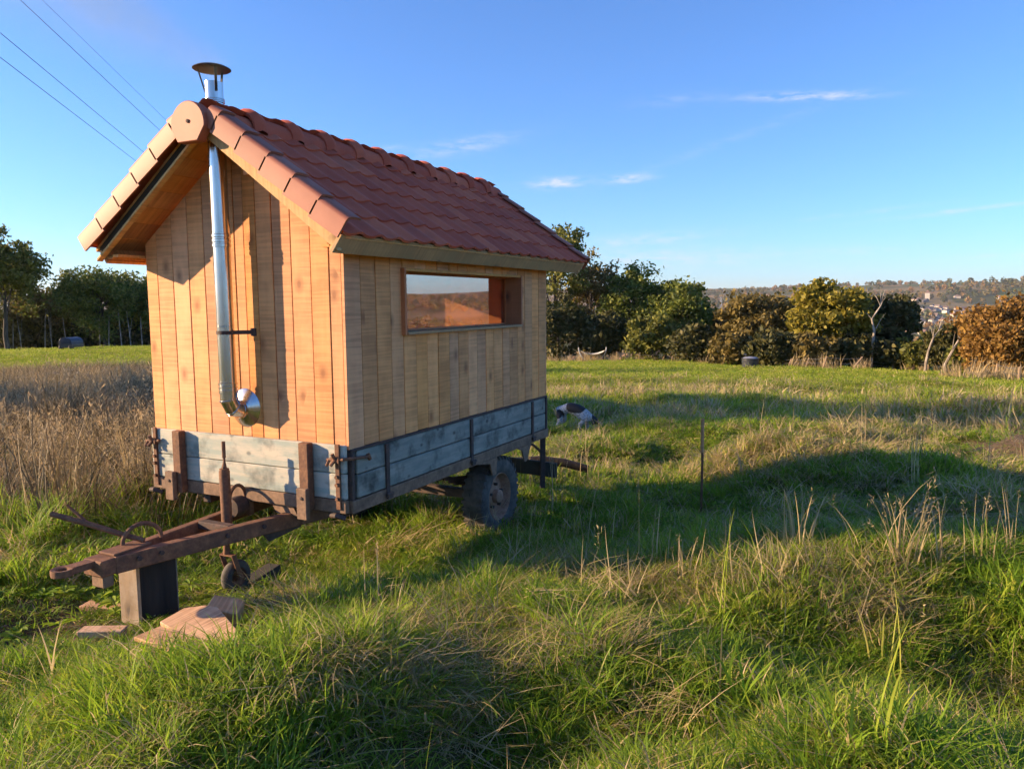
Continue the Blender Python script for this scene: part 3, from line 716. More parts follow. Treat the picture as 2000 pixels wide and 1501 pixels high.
# bed and chassis
part('bed_deck', B().box(-.845, .845, -.015, 3.01, -.372, -.349), 'dark_timber', tr_)
for x in (-.40, .40): part('chassis_beam', B().box(x-.035, x+.035, 0, 3.04, -.50, -.374), 'dark_steel', tr_, .004)
for y in (.02, .9, 1.75, 2.45, 3.0): part('cross_member', B().box(-.84, .84, y-.03, y+.03, -.445, -.376), 'dark_steel', tr_)
part('axle', B().box(-.70, .70, 2.06, 2.14, -.86, -.78), 'dark_steel', tr_, .006)
for x in (-.5, .5):
    lf = B()
    for k in range(4): 
        L_ = .48-.09*k; lf.tube([(x, 2.1-L_, -.66-.018*k+.10*(L_/.48)**2), (x, 2.1-L_*.5, -.665-.018*k+.03*(L_/.48)**2), (x, 2.1, -.67-.018*k), (x, 2.1+L_*.5, -.665-.018*k+.03*(L_/.48)**2), (x, 2.1+L_, -.66-.018*k+.10*(L_/.48)**2)], .012, 6)
    lf.box(x-.03, x+.03, 2.07, 2.13, -.80, -.72); lf.box(x-.025, x+.025, 1.60, 1.66, -.60, -.49); lf.box(x-.025, x+.025, 2.54, 2.60, -.60, -.49)
    part('leaf_spring', lf, 'dark_steel', tr_)
part('brake_rod', B().tube([(.1, .2, -.62), (.2, 1.9, -.74)], .012, 6), 'rusty_steel', tr_)
# latches at the corners (bolt, hook, links)
for sx in (-1, 1):
    x = sx*.815
    la = part('corner_hinge', B().box(x-.018, x+.018, -.067, -.053, -.40, .015), 'rusty_steel', tr_, .003)
    lt = B().tube([(x-.07, -.075, -.085), (x+.06*1, -.075, -.075)], .011, 7).tube([(x-.02, -.105, -.115), (x, -.085, -.08), (x-.01, -.10, -.04)], .012, 7)
    lt.tube([(x-.05, -.08, -.085), (x-.055, -.10, -.12)], .010, 7).box(x-.03, x+.03, -.09, -.068, -.10, -.06)
    if sx > 0: lt.tube([(x+.05, -.07, -.075), (x+.085, -.03, -.075), (x+.09, .14, -.09)], .010, 7).tube([(x+.09, .13, -.075), (x+.09, .15, -.11)], .014, 7)
    part('latch', lt, 'rusty_steel', la)
    for z in (-.19, -.24, -.33): part('hinge_knuckle', B().tube([(x+.0, -.068, z), (x+.0, -.084, z)], .012, 7), 'rusty_steel', la)
    part('corner_hook', B().tube([(x-.06, -.07, -.44), (x, -.09, -.43), (x+.05, -.06, -.45)], .016, 7), 'dark_steel', la)
# drawbar
part('drawbar_beam', B().bar((.095, -1.10, -.53), (.47, .42, -.53), .07, .095), 'rusty_steel', tr_, .006)
part('drawbar_beam', B().bar((.01, -1.02, -.53), (-.14, .42, -.53), .06, .085), 'rusty_steel', tr_, .006)
part('drawbar_nose', B().box(-.03, .125, -1.19, -.93, -.575, -.485, Matrix.Translation((0, 0, 0))), 'rusty_steel', tr_, .008)
part('nose_plate', B().box(-.02, .11, -1.10, -.86, -.483, -.470), 'rusty_steel', tr_, .003)
part('nose_block', B().box(.0, .10, -1.165, -1.10, -.645, -.576), 'brown_steel', tr_, .006)
ey = B().box(-.03, .03, -.05, .17, -.017, .017); 
e2 = B(); mx4 = Matrix.Translation((.02, -1.36, -.505)) @ Matrix.Rotation(radians(-4), 4, 'Z')
e2.box(-.036, .036, .055, .20, -.018, .018, mx4)
rr_ = [(.040, -.016), (.056, -.018), (.058, 0), (.056, .018), (.040, .016), (.028, .012), (.026, 0), (.028, -.012), (.040, -.016)]
e2.lathe(rr_, (.02, -1.335, -.505), 'z', 20)
part('tow_eye', e2, 'rusty_steel', tr_, 0, True)
for y, z in ((-.35, -.0), (-.05, 0)):
    pass
part('drawbar_plate', B().prism([(-.28, -.50), (.18, -.50), (.14, -.62), (-.16, -.64)], 'x', .315, .327), 'dark_steel', tr_)
part('drawbar_tie', B().box(-.02, .24, -.42, -.36, -.53, -.48), 'dark_steel', tr_, .004)
part('bed_bracket', B().prism([(.26, -.495), (.44, -.495), (.40, -.43), (.22, -.43)], 'y', -.02, .02).box(-.16, .02, -.02, .02, -.54, -.43), 'brown_steel', tr_)
# brake lever lying forward of the nose, with its prong, and the hoop on the drawbar
lv = part('brake_lever', B().tube([(.06, -.87, -.463), (-.04, -.932, -.425), (-.20, -1.035, -.352), (-.36, -1.133, -.29)], [.015, .017, .018, .017], 8), 'rusty_steel', tr_, 0, True)
part('lever_prong', B().tube([(-.20, -1.035, -.345), (-.245, -1.04, -.315), (-.28, -1.065, -.27), (-.30, -1.078, -.243)], [.010, .010, .008, .007], 7), 'rusty_steel', lv, 0, True)
hp = [(.045+.004*0, -.86+.105*cos(a), -.475+.105*sin(a)) for a in [pi*k/14 for k in range(15)]]
part('hoop', B().tube([(.03+.03*(p[1]+.86)/.1, p[1], p[2]) for p in hp], .013, 8), 'rusty_steel', tr_, 0, True)
part('hoop', B().tube([(.02, -.12+.07*cos(a), -.40+.09*sin(a)) for a in [pi*k/10-.3 for k in range(13)]], .012, 8), 'rusty_steel', tr_, 0, True)
part('brake_drum_box', B().lathe([(.0, -.06), (.065, -.055), (.07, 0), (.065, .05), (0, .055)], (-.01, -.10, -.46), 'y', 16), 'dark_steel', tr_, 0, True)
for t in (.08, .16, .42, .58, .9):
    q = Vector((.095, -1.10, -.53)).lerp(Vector((.47, .42, -.53)), t)+Vector((.036, -.009, .012))
    part('drawbar_bolt', B().tube([q, q+Vector((.014, -.0035, 0))], .014, 6), 'dark_steel', tr_)
# jockey wheel
jx, jy = .055, -.255
jk = part('jockey_post', B().tube([(jx-.01, jy+.01, -.185), (jx+.003, jy, -.545)], .034, 14).tube([(jx-.01, jy+.01, -.185), (jx-.01, jy+.01, -.17)], .03, 14), 'rusty_steel', tr_, 0, True)
part('crank_rod', B().tube([(jx-.01, jy+.01, -.17), (jx-.012, jy+.015, -.13), (jx-.012, jy+.015, .0)], [.02, .009, .009], 8).tube([(jx-.012, jy+.015, -.10), (jx-.012, jy+.015, .005)], .012, 8), 'rusty_steel', jk, 0, True)
part('jockey_stem', B().tube([(jx+.003, jy, -.546), (jx-.005, jy-.01, -.74)], .021, 10), 'rusty_steel', jk, 0, True)
jw = Vector((jx+.012, jy+.045, -.895))
part('jockey_fork', B().bar((jx-.045, jy-.015, -.73), (jx-.040, jy+.04, -.90), .034, .007, up=(1, 0, 0)).bar((jx+.062, jy-.015, -.73), (jx+.066, jy+.04, -.90), .034, .007, up=(1, 0, 0)).box(jx-.046, jx+.064, jy-.03, jy+.01, -.737, -.728), 'rusty_steel', jk)
prof = [(.062, -.030), (.078, -.036), (.100, -.030), (.110, -.012), (.112, 0), (.110, .012), (.100, .030), (.078, .036), (.062, .030)]
part('jockey_tyre', B().lathe(prof, jw, 'x', 30), 'tyre_rubber', jk, 0, True)
part('jockey_rim', B().lathe([(.063, -.028), (.055, -.02), (.03, -.012), (.022, -.03), (0, -.03)], jw, 'x', 20).lathe([(.063, .028), (.055, .02), (.03, .012), (.022, .03), (0, .03)], jw, 'x', 20), 'rusty_steel', jk, 0, True)
# tail drop post and cross plank at the back
part('tail_post', B().bar((.80, 3.13, -.36), (.78, 3.16, -.98), .05, .05), 'dark_steel', tr_, .004)
part('tail_brace', B().tube([(.62, 2.75, -.47), (.74, 3.02, -.52), (.785, 3.15, -.62)], .014, 7), 'dark_steel', tr_)
part('tail_plank', B().bar((-.55, 3.17, -.74), (.92, 3.20, -.80), .03, .15), 'dark_timber', tr_, .004)

# ------------------------------------------------------------------ timber lying about
def gzc(*ps): return min(gz(*p) for p in ps)
bz = gz(.0, -.82)
blk = [(-.175, -.88), (.055, -.925), (.175, -.745), (-.055, -.70)]
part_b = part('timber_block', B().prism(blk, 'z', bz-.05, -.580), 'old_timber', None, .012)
part_b.data.materials.append(MATS['dark_wood_and_shade'])
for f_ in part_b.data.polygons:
    if f_.normal.x > .5 and f_.normal.y < -.2: f_.material_index = 1  # side away from the sun: dark wood, its shade deepened in the colour
tag(part_b, 'squared old timber block standing on end under the drawbar nose', 'timber block')
# crack lines cut as thin proud splinters
def board(name, label, px_c, L, Wd, T, heading, mat, tilt=(0, 0), lift=.02, group='timber offcuts on the grass', shape=None):
    p = at(*px_c); z = gz(p.x, p.y)+lift
    m = Matrix.Translation((p.x, p.y, z)) @ Matrix.Rotation(heading, 4, 'Z') @ Matrix.Rotation(tilt[0], 4, 'X') @ Matrix.Rotation(tilt[1], 4, 'Y')
    b = B()
    if shape is None: b.box(-L/2, L/2, -Wd/2, Wd/2, 0, T)
    else:
        n = len(shape); vs = [Vector((x, y, 0)) for x, y in shape]+[Vector((x, y, T)) for x, y in shape]
        b.add(vs, [tuple(range(n-1, -1, -1)), tuple(range(n, 2*n))]+[(i, (i+1) % n, n+(i+1) % n, n+i) for i in range(n)])
    o = part(name, b, mat, None, .004, wl=(0, 0, 0)); o.matrix_world = m; WL[o.name] = p
    tag(o, label, 'offcut', group); return o
def dirof(a, b):
    pa, pb = at(*a), at(*b); return math.atan2(pb.y-pa.y, pb.x-pa.x), (pb-pa).length
h, L = dirof((320, 1228), (492, 1252))
board('plank_offcut', 'pale freshly sawn plank offcut with a slanted end, largest on the grass by the block', (412, 1251), .68, .25, .026, h, 'offcut_wood', (.13, .02), .045, shape=[(-.32, .05), (-.24, .13), (-.16, .15), (.36, .0), (.40, -.07), (.10, -.13), (-.30, -.10)])
board('plank_offcut', 'pale board lying half under the largest offcut', (352, 1270), .50, .15, .024, h+.12, 'offcut_wood', (.0, 0), .022)
h, L = dirof((160, 1255), (242, 1246))
board('plank_offcut', 'thin pale offcut alone in the grass left of the block', (202, 1252), .24, .08, .04, h, 'offcut_wood', (0, 0), .035)
h, L = dirof((395, 1190), (540, 1138))
board('timber_sleeper', 'long grey weathered timber lying under the jockey wheel', (470, 1163), L*1.0, .11, .075, h, 'dark_timber', (0, -.04), .0)
board('wood_chunk', 'short split chunk of wood behind the largest offcut', (436, 1222), .17, .15, .12, .5, 'offcut_wood', (.15, .2), .015)
board('plank_offcut', 'short pale offcut peeping out behind the timber block', (205, 1190), .26, .13, .03, .3, 'offcut_wood', (0, 0), .012)
# log behind the trailer
pA, pB = at(965, 930), at(1148, 942)
lgp = [pA.lerp(pB, t) for t in (0, .25, .5, .75, 1)]
lg = B().tube([(p.x, p.y, gz(p.x, p.y)+.22-.03*abs(i-2)) for i, p in enumerate(lgp)], [.05, .052, .055, .05, .045], 10)
o = part('fallen_log', lg, 'dark_wood_and_shade', None, 0, True); tag(o, 'dark fallen log lying on the grass behind the trailer wheel', 'log')
# stake in the meadow
p = at(1369, 1003)
stb = B().tube([(p.x, p.y, gz(p.x, p.y)-.05), (p.x+.004, p.y, gz(p.x, p.y)+.5), (p.x, p.y, gz(p.x, p.y)+.92)], [.011, .012, .013], 8)
sk = part('meadow_stake', stb, 'rusty_steel', None, 0, True); tag(sk, 'thin rusty stake standing upright in the meadow right of the trailer', 'stake')
part('sunlit_sleeve', B().tube([(p.x, p.y, gz(p.x, p.y)+.60), (p.x, p.y, gz(p.x, p.y)+.925)], .0165, 8), 'sunlit_rust', sk)  # thicker top of the stake, sunlight painted into its orange
# ------------------------------------------------------------------ trees
def quads(c, size, rs, up_bias=.3):
    """leaf-sized quads at points c (n,3)"""
    n = len(c); nrm = rs.normal(size=(n, 3)); nrm[:, 2] += up_bias; nrm /= np.linalg.norm(nrm, axis=1)[:, None]
    t = rs.normal(size=(n, 3)); u = np.cross(nrm, t); u /= np.linalg.norm(u, axis=1)[:, None]; v = np.cross(nrm, u)
    s = (size*rs.uniform(.6, 1.35, n))[:, None]; a = u*s*.62; b = v*s
    V = np.stack([c-b, c+a*.9-b*.1, c+b, c-a*.9-b*.1], 1).reshape(-1, 3)
    return V, np.arange(4*n).reshape(n, 4)
def tree(name, label, px, depth, ytop, hw, leafm, lo=.25, n=4200, seed=1, group=None, cat='tree', bark='bark', leaf=.18, sparse=0.0, base=None, lean=0, z0=None, xy=None, H=None, R=None, dome=1.0):
    """a tree whose foot stands on the terrain at range depth in the direction of photo column px"""
    rs = np.random.RandomState(seed)
    if xy is None:
        d = pix(px, 600); dh = Vector((d.x, d.y, 0)); x, y = CAM.x+d.x*depth, CAM.y+d.y*depth
    else: x, y = xy
    zb = gz(x, y) if z0 is None else z0
    if H is None:
        lo_, hi_ = 0, 60
        top = CAM + pix(px, ytop)*depth
        H = (top.z - zb)*1.05; R = hw/FPX*depth*1.06
    root = thing(name, label, cat, (x, y, zb), group)
    wv = np.array([x, y, zb])
    tb = B(); cz = (lo+1)/2*H; ch = (1-lo)/2*H*1.02
    tops = Vector((lean*R, 0, .72*H)); r0 = max(.05, .018*H)
    bend = [Vector((rs.uniform(-.05, .05)*R, rs.uniform(-.05, .05)*R, 0)) for _ in range(5)]
    tp = [Vector((x, y, zb-.2))]+[Vector((x, y, zb))+tops*(t)+bend[i] for i, t in enumerate((.2, .45, .7, 1.0))]
    tb.tube(tp, [r0*1.25, r0, r0*.75, r0*.5, r0*.18], 8)
    cl = []
    nb = 13
    for i in range(nb):
        t = rs.uniform(.28, .95); p0 = Vector((x, y, zb))+tops*t
        a = 2.4*i+rs.uniform(-.4, .4); el_ = rs.uniform(-.2, 1.0); rr_ = rs.uniform(.5, .88)
        tg = Vector((x+lean*R*.7+R*rr_*cos(a)*cos(el_*.9), y+R*rr_*sin(a)*cos(el_*.9), zb+cz+ch*rr_*sin(el_)*.95))
        mid = p0.lerp(tg, .5)+Vector((rs.uniform(-.1, .1)*R, rs.uniform(-.1, .1)*R, .06*H))
        tb.tube([p0, mid, tg], [r0*.34, r0*.2, r0*.05], 5, cap=False); cl.append(tg)
        for k in range(3):
            t2 = tg+Vector(np.clip(rs.normal(size=3), -1.3, 1.3))*R*.18; tb.tube([mid.lerp(tg, .3+.2*k), t2], [r0*.13, r0*.03], 4, cap=False); cl.append(t2)
    part('trunk', tb, bark, root, 0, True)
    # clumps: surface-biased, uneven outline
    ncl = 78; dirs = rs.normal(size=(ncl, 3)); dirs /= np.linalg.norm(dirs, axis=1)[:, None]
    rad = rs.uniform(.45, 1.0, ncl)**.6*(1+.22*rs.normal(size=ncl)*.6)
    lob = rs.normal(size=(7, 3)); lob /= np.linalg.norm(lob, axis=1)[:, None]
    rad = rad*(.84+.36*np.clip((dirs @ lob.T).max(1), 0, 1)**6)
    cc_ = np.array([x+lean*R*.7, y, zb+cz])+dirs*rad[:, None]*np.array([R*.92, R*.92, ch*.93])
    cc_ = np.concatenate([cc_, np.array([list(p) for p in cl])])
    q_ = (cc_-np.array([x+lean*R*.7, y, zb+cz]))/np.array([R, R, ch]); cc_ = cc_[(q_**2).sum(1) < 1.18]
    if sparse: cc_ = cc_[rs.rand(len(cc_)) > sparse]
    wts = rs.uniform(.4, 1.6, len(cc_)); cnt = np.maximum(4, (wts/wts.sum()*n*1.9)).astype(int)
    cen = np.repeat(cc_, cnt, 0); sg = np.repeat(rs.uniform(.08, .17, len(cc_))*R, cnt)[:, None]
    pts = cen+np.clip(rs.normal(size=cen.shape), -2, 2)*sg*np.array([1, 1, .75])
    pts[:, 2] = np.maximum(pts[:, 2], zb+.02*H)
    V, F = quads(pts, leaf, rs)
    me = npmesh('crown', V-wv, [F], [leafm]); o = bpy.data.objects.new('crown', me); link(o, root, wv)
    return root

EDGE = 'trees along the far edge of the meadow'
# depth of the fence line along the far edge of the meadow, by direction
_FP = [(1060, 703), (1205, 702), (1345, 710), (1465, 719), (1572, 722), (1700, 725), (1812, 730), (1945, 743), (2060, 752)]
_FX = [q[0] for q in _FP]; _FD = [(near_at(*q)-CAM).dot(Fw) for q in _FP]
def FD(px): return float(np.interp(px, _FX, _FD))
WOOD = 'trees of the wood on the left'
# right of the cabin, from the cabin outwards
tree('oak_tree', 'tall thin-crowned tree rising behind the right roof corner of the cabin', 1085, FD(1085)+9.2, 425, 62, 'leaf_olive', .12, 4200, 11, EDGE, sparse=.35)
tree('oak_tree', 'dark sparse tree just right of the cabin wall, left of the dense green tree', 1155, FD(1155)+11.9, 505, 58, 'leaf_brown', .05, 4600, 12, EDGE, sparse=.15)
tree('oak_tree', 'dense dark green tree with a rounded top above the hammock', 1236, FD(1236)+10.1, 517, 68, 'leaf_green', .04, 6500, 13, EDGE)
tree('oak_tree', 'dark tree with a pointed green tip, right of the dense green one', 1338, FD(1338)+10.9, 552, 62, 'leaf_green', .02, 6500, 14, EDGE)
tree('oak_tree', 'green topped tree standing in the back of the pointed dark one', 1322, FD(1322)+15.5, 560, 42, 'leaf_green', .3, 3600, 15, EDGE)
tree('oak_tree', 'low orange tree between the pointed dark tree and the brown one', 1415, FD(1415)+18.1, 608, 42, 'leaf_orange', .05, 3600, 16, EDGE)
tree('oak_tree', 'brown domed tree above the black tub', 1484, FD(1484)+11.9, 572, 72, 'leaf_brown', .03, 6000, 17, EDGE)
tree('oak_tree', 'pale ochre tree peeping out left of the yellow tree', 1566, FD(1566)+16.4, 598, 50, 'leaf_yellow', .1, 4200, 18, EDGE)
tree('oak_tree', 'large sunlit yellow tree, brightest of the row', 1628, FD(1628)+6.0, 560, 72, 'leaf_yellow', .22, 6500, 19, EDGE)
tree('oak_tree', 'dark tree with a pale forked trunk right of the yellow tree', 1735, FD(1735)+7.3, 578, 54, 'leaf_dark', .18, 4600, 20, EDGE, bark='pale_bark', sparse=.2)
tree('oak_tree', 'small dark round tree below the houses', 1858, FD(1858)+4.7, 632, 40, 'leaf_dark', .05, 4200, 21, EDGE)
tree('orange_bush', 'big orange brown bush reaching out of the right edge', 1985, FD(1985)+5, 588, 92, 'leaf_orange', .0, 14000, 22, EDGE, 'bush', leaf=.13)
tree('orange_bush', 'low tawny bush at the foot of the big orange bush', 1930, FD(1930)+4, 640, 42, 'leaf_orange', .0, 4200, 23, EDGE, 'bush', leaf=.13)
# undergrowth filling the row
for i, (px, yt, hw, lm, dp, lab) in enumerate([
    (1090, 590, 50, 'leaf_dark', 83, 'dark thicket beside the cabin corner, left of the hammock'), (1180, 610, 50, 'leaf_dark', 86, 'dark thicket behind the hammock'),
    (1275, 620, 52, 'leaf_olive', 86, 'olive thicket right of the hammock'), (1365, 640, 52, 'leaf_dark', 87, 'dark thicket under the pointed dark tree'),
    (1430, 655, 40, 'leaf_brown', 86, 'brown thicket left of the black tub'), (1520, 650, 50, 'leaf_dark', 84, 'dark thicket right of the black tub'),
    (1590, 655, 45, 'leaf_brown', 82, 'brown thicket under the ochre tree'), (1665, 655, 45, 'leaf_dark', 80, 'dark thicket under the yellow tree'),
    (1725, 668, 40, 'leaf_dark', 76, 'low dark thicket at the foot of the pale forked trunk'), (1790, 668, 38, 'leaf_olive', 74, 'olive thicket left of the bare pale stems'),
    (1895, 672, 36, 'leaf_olive', 66, 'olive thicket between the bare stems and the orange bush')]):
    tree('thicket', lab, px, FD(px)+4.2, yt, hw, lm, 0, 3400, 40+i, 'thickets under the row of trees', 'bush', leaf=.2)
# bare stems by the fence
def bare(px, py, depth, pts, label, r=.09):
    d = pix(px, 640); x, y = CAM.x+d.x*depth, CAM.y+d.y*depth; zb = gz(x, y); rt = Vector((Rt.x, Rt.y, 0)).normalized()
    o = thing('bare_stem', label, 'bare tree', (x, y, zb), 'bare stems by the fence')
    b = B(); rs = random.Random(px); base = Vector((x, y, zb))
    P = [base+rt*(u/FPX*depth)+Vector((0, 0, h/FPX*depth)) for u, h in pts]
    b.tube([base-Vector((0, 0, .2))]+P, [r*1.2]+[r*(1-.75*i/len(P)) for i in range(len(P))], 7)
    for k in range(7):
        q = P[rs.randrange(1, len(P))]; t = q+rt*rs.uniform(-.8, .8)+Vector((0, rs.uniform(-.4, .4), rs.uniform(.4, 1.3)))
        b.tube([q, q.lerp(t, .5)+Vector((0, 0, .1)), t], [r*.3, r*.2, r*.06], 5)
    part('stem', b, 'pale_bark', o, 0, True)
bare(1812, 720, FD(1812)+1, [(0, 20), (4, 45), (12, 70), (22, 85)], 'upright broken pale stem left of the leaning bare stem')
bare(1848, 720, FD(1848)+1, [(2, 20), (14, 45), (26, 68), (36, 80)], 'bare pale stem leaning right in front of the small dark tree')
bare(1704, 700, FD(1704)+3, [(0, 40), (4, 75), (-2, 100), (14, 125)], 'slender pale birch trunk in the dark foliage right of the yellow tree', .10)
# wood on the left
for i, a in enumerate([
    (10, 74, 455, 78, 'leaf_olive', .3, 6000, 'tall tree cut by the left edge with loose twigs against the sky', .3),
    (70, 90, 560, 55, 'leaf_brown', .1, 4600, 'brownish tree left of the big green crown', 0),
    (-60, 84, 470, 90, 'leaf_olive', .2, 5200, 'broad tree mostly beyond the left edge', 0),
    (140, 92, 545, 55, 'leaf_olive', .15, 5000, 'olive tree at the left shoulder of the big green crown', 0),
    (200, 88, 517, 72, 'leaf_green', .2, 7500, 'big round green crown left of the cabin', 0),
    (262, 92, 538, 52, 'leaf_yellow', .2, 4600, 'yellow green tree against the left cabin wall', .1),
    (330, 92, 530, 60, 'leaf_green', .15, 4200, 'green tree showing beneath the left eave of the cabin', 0)]):
    px, dp, yt, hw, lm, lo, n, lab, sp = a
    tree('wood_tree', lab, px, dp, yt, hw, lm, lo, n, 60+i, WOOD, sparse=sp)
for i, (px, yt, hw, lm, dp, lab) in enumerate([
    (0, 615, 50, 'leaf_brown', 88, 'brown thicket at the left edge under the tall tree'), (75, 618, 50, 'leaf_dark', 92, 'dark thicket left of the covered cart'),
    (165, 600, 60, 'leaf_dark', 95, 'dark thicket behind the covered cart'), (250, 605, 55, 'leaf_dark', 94, 'dark thicket right of the covered cart by the cabin wall')]):
    tree('thicket', lab, px, dp, yt, hw, lm, 0, 4200, 80+i, 'thickets under the wood on the left', 'bush', leaf=.22)
for i, (px, h) in enumerate([(22, 62), (40, 70), (84, 75), (100, 72), (128, 60), (193, 55), (210, 58), (236, 62), (254, 64), (276, 55)]):
    dp = 86; d = pix(px, 640); x, y = CAM.x+d.x*dp, CAM.y+d.y*dp; zb = gz(x, y); Hh = h/FPX*dp*1.25
    rs = random.Random(i); b = B(); q = Vector((x, y, zb-.1)); lnx = rs.uniform(-.12, .12)
    b.tube([q, q+Vector((lnx*Hh*.5, 0, Hh*.5)), q+Vector((lnx*Hh*1.3, 0, Hh))], [.06, .05, .02], 6)
    b.tube([q+Vector((lnx*Hh*.4, 0, Hh*.4)), q+Vector((rs.uniform(-.5, .5), 0, Hh*.85))], [.03, .01], 5)
    o = part('sapling_trunk', b, 'pale_bark', None, 0, True); side = ['left of the covered cart', 'right of the covered cart'][px > 150]
    k = sum(1 for p_ in (22, 40, 84, 100, 128) if p_ <= px) if px < 150 else sum(1 for p_ in (193, 210, 236, 254, 276) if p_ <= px)
    tag(o, ['first', 'second', 'third', 'fourth', 'fifth'][k-1]+' thin pale sapling trunk from the left, '+side, 'sapling', 'pale sapling trunks at the wood edge')

# trees towards the sun, past the left edge of the picture: the wood goes on and shades the field
for i, (x, y, H, R, lab) in enumerate([(-52, 14.6, 15.5, 4.5, 'tall tree of the wood beyond the left edge of the picture'), (-26.5, -.6, 11.6, 4.9, 'broad bush beyond the left edge of the picture, nearest the cabin')]):
    tree('wood_tree', lab, 0, 0, 0, 0, ['leaf_olive', 'leaf_green'][i % 2], .12, 5200, 90+i, 'trees that carry the wood on out of sight', xy=(x, y), H=H, R=R)

# ------------------------------------------------------------------ the far hillside
def hill_pts(n, rs, a0=-62, a1=62, r0=330, r1=2750):
    a = np.radians(rs.uniform(a0, a1, n)); r = np.exp(rs.uniform(np.log(r0), np.log(r1), n)); return CAM.x+r*np.sin(a), CAM.y+r*np.cos(a), a, r
def proto_collection(name, meshes):
    col = bpy.data.collections.new(name)
    for k, me in enumerate(meshes):
        o = bpy.data.objects.new(name+'_source', me); col.objects.link(o)
    return col
def scatter(name, label, x, y, z, rot, scl, meshes, kind='stuff', cat=None, rs=None):
    n = len(x); me = bpy.data.meshes.new(name); me.vertices.add(n)
    me.vertices.foreach_set('co', np.stack([x, y, z], 1).astype(np.float32).ravel())
    for nm, tp, arr in (('rot', 'FLOAT_VECTOR', rot), ('scl', 'FLOAT_VECTOR', scl)):
        at_ = me.attributes.new(nm, tp, 'POINT'); at_.data.foreach_set('vector', np.asarray(arr, np.float32).ravel())
    ii = me.attributes.new('idx', 'INT', 'POINT'); ii.data.foreach_set('value', (rs or np.random).randint(0, len(meshes), n).astype(np.int32))
    o = bpy.data.objects.new(name, me); link(o); tag(o, label, cat, None, kind)
    col = proto_collection(name, meshes)
    ng = bpy.data.node_groups.new(name, 'GeometryNodeTree')
    ng.interface.new_socket('Geometry', in_out='INPUT', socket_type='NodeSocketGeometry'); ng.interface.new_socket('Geometry', in_out='OUTPUT', socket_type='NodeSocketGeometry')
    gi = ng.nodes.new('NodeGroupInput'); go = ng.nodes.new('NodeGroupOutput'); ip = ng.nodes.new('GeometryNodeInstanceOnPoints')
    ci = ng.nodes.new('GeometryNodeCollectionInfo'); ci.inputs['Collection'].default_value = col
    ci.inputs['Separate Children'].default_value = True; ci.inputs['Reset Children'].default_value = True
    def na(nm, t):
        q = ng.nodes.new('GeometryNodeInputNamedAttribute'); q.data_type = t; q.inputs['Name'].default_value = nm; return q.outputs['Attribute']
    ng.links.new(gi.outputs[0], ip.inputs['Points']); ng.links.new(ci.outputs[0], ip.inputs['Instance'])
    ip.inputs['Pick Instance'].default_value = True
    ng.links.new(na('idx', 'INT'), ip.inputs['Instance Index']); ng.links.new(na('rot', 'FLOAT_VECTOR'), ip.inputs['Rotation']); ng.links.new(na('scl', 'FLOAT_VECTOR'), ip.inputs['Scale'])
    ng.links.new(ip.outputs[0], go.inputs[0])
    md = o.modifiers.new('scatter', 'NODES'); md.node_group = ng
    return o
def far_tree_mesh(seed, w=4.2, h=9, n=70, mat='far_leaf', s=1.5):
    rs = np.random.RandomState(seed); d = rs.normal(size=(n, 3)); d /= np.linalg.norm(d, axis=1)[:, None]
    p = d*(rs.uniform(.3, 1, n)**.5)[:, None]*np.array([w, w, h*.48])+np.array([0, 0, h*.5])
    V, F = quads(p, s, rs); return npmesh('far_tree', V, [F], [mat])
rs = np.random.RandomState(5)
x, y, a, r = hill_pts(21000, rs)
den = sstep(-.25, .25, vn(x/170, y/130, 5)+.5*vn(x/60, y/50, 6)) * .9 + .06
town = np.exp(-((np.degrees(a)-3.5)/5.0)**2)*np.exp(-((r-1250)/260.0)**2)
den *= 1-.8*np.clip(town*1.4, 0, 1)
crest = (r > 2350)
keep = rs.rand(len(x)) < np.where(crest, np.maximum(den, .3), den)
x, y, r = x[keep], y[keep], r[keep]; n = len(x); sc_ = rs.uniform(.7, 1.5, n)*np.where(r < 700, .8, 1)
scatter('far_woods', 'autumn coloured woods and hedges on the far hillside', x, y, ground(x, y)-.5, np.stack([0*x, 0*x, rs.uniform(0, 6.28, n)], 1), np.stack([sc_, sc_, sc_*rs.uniform(.8, 1.25, n)], 1), [far_tree_mesh(k) for k in range(6)], rs=rs)
# valley trees that close the gap just below the meadow
# houses of the town
def house_mesh(L, Wd, hgt, rf):
    b = B(); b.box(-L/2, L/2, -Wd/2, Wd/2, -3, hgt)
    w_ = B(); o = .35
    w_.prism([(-Wd/2-o, hgt-.1), (Wd/2+o, hgt-.1), (0, hgt+rf)], 'x', -L/2-o, L/2+o)
    return b, w_
def mesh_of(name, b, mat):
    me = bpy.data.meshes.new(name); me.from_pydata(b.v, [], b.f); me.materials.append(MATS[mat]); return me
HM = []
for (L, Wd, hg, rf) in ((11, 8, 5.2, 3.4), (14, 8.5, 5.8, 3.2), (9, 7.5, 4.6, 3.2), (22, 12, 5, 3), (8.5, 8, 6.2, 3.8)):
    b, w_ = house_mesh(L, Wd, hg, rf); g = B()
    for sx in (-.3, .05, .32):
        for zz in (1.2, 3.4): g.box(L*sx-.5, L*sx+.5, -Wd/2-.03, -Wd/2+.02, zz, zz+1.2)
    HM.append((mesh_of('wall', b, 'house_wall'), mesh_of('roof', w_, 'house_roof'), mesh_of('windows', g, 'black_film')))
hs = []
for k in range(70):                                   # the town below the hill
    hs.append((rnd.uniform(1785, 1905), rnd.uniform(604, 640), 0) if k < 46 else (rnd.uniform(1905, 2250), rnd.uniform(606, 650), 0))
for k in range(26): hs.append((rnd.uniform(1560, 1830), rnd.uniform(628, 668), 0))
for k in range(16): hs.append((rnd.uniform(1480, 2150), rnd.uniform(578, 604), 1))
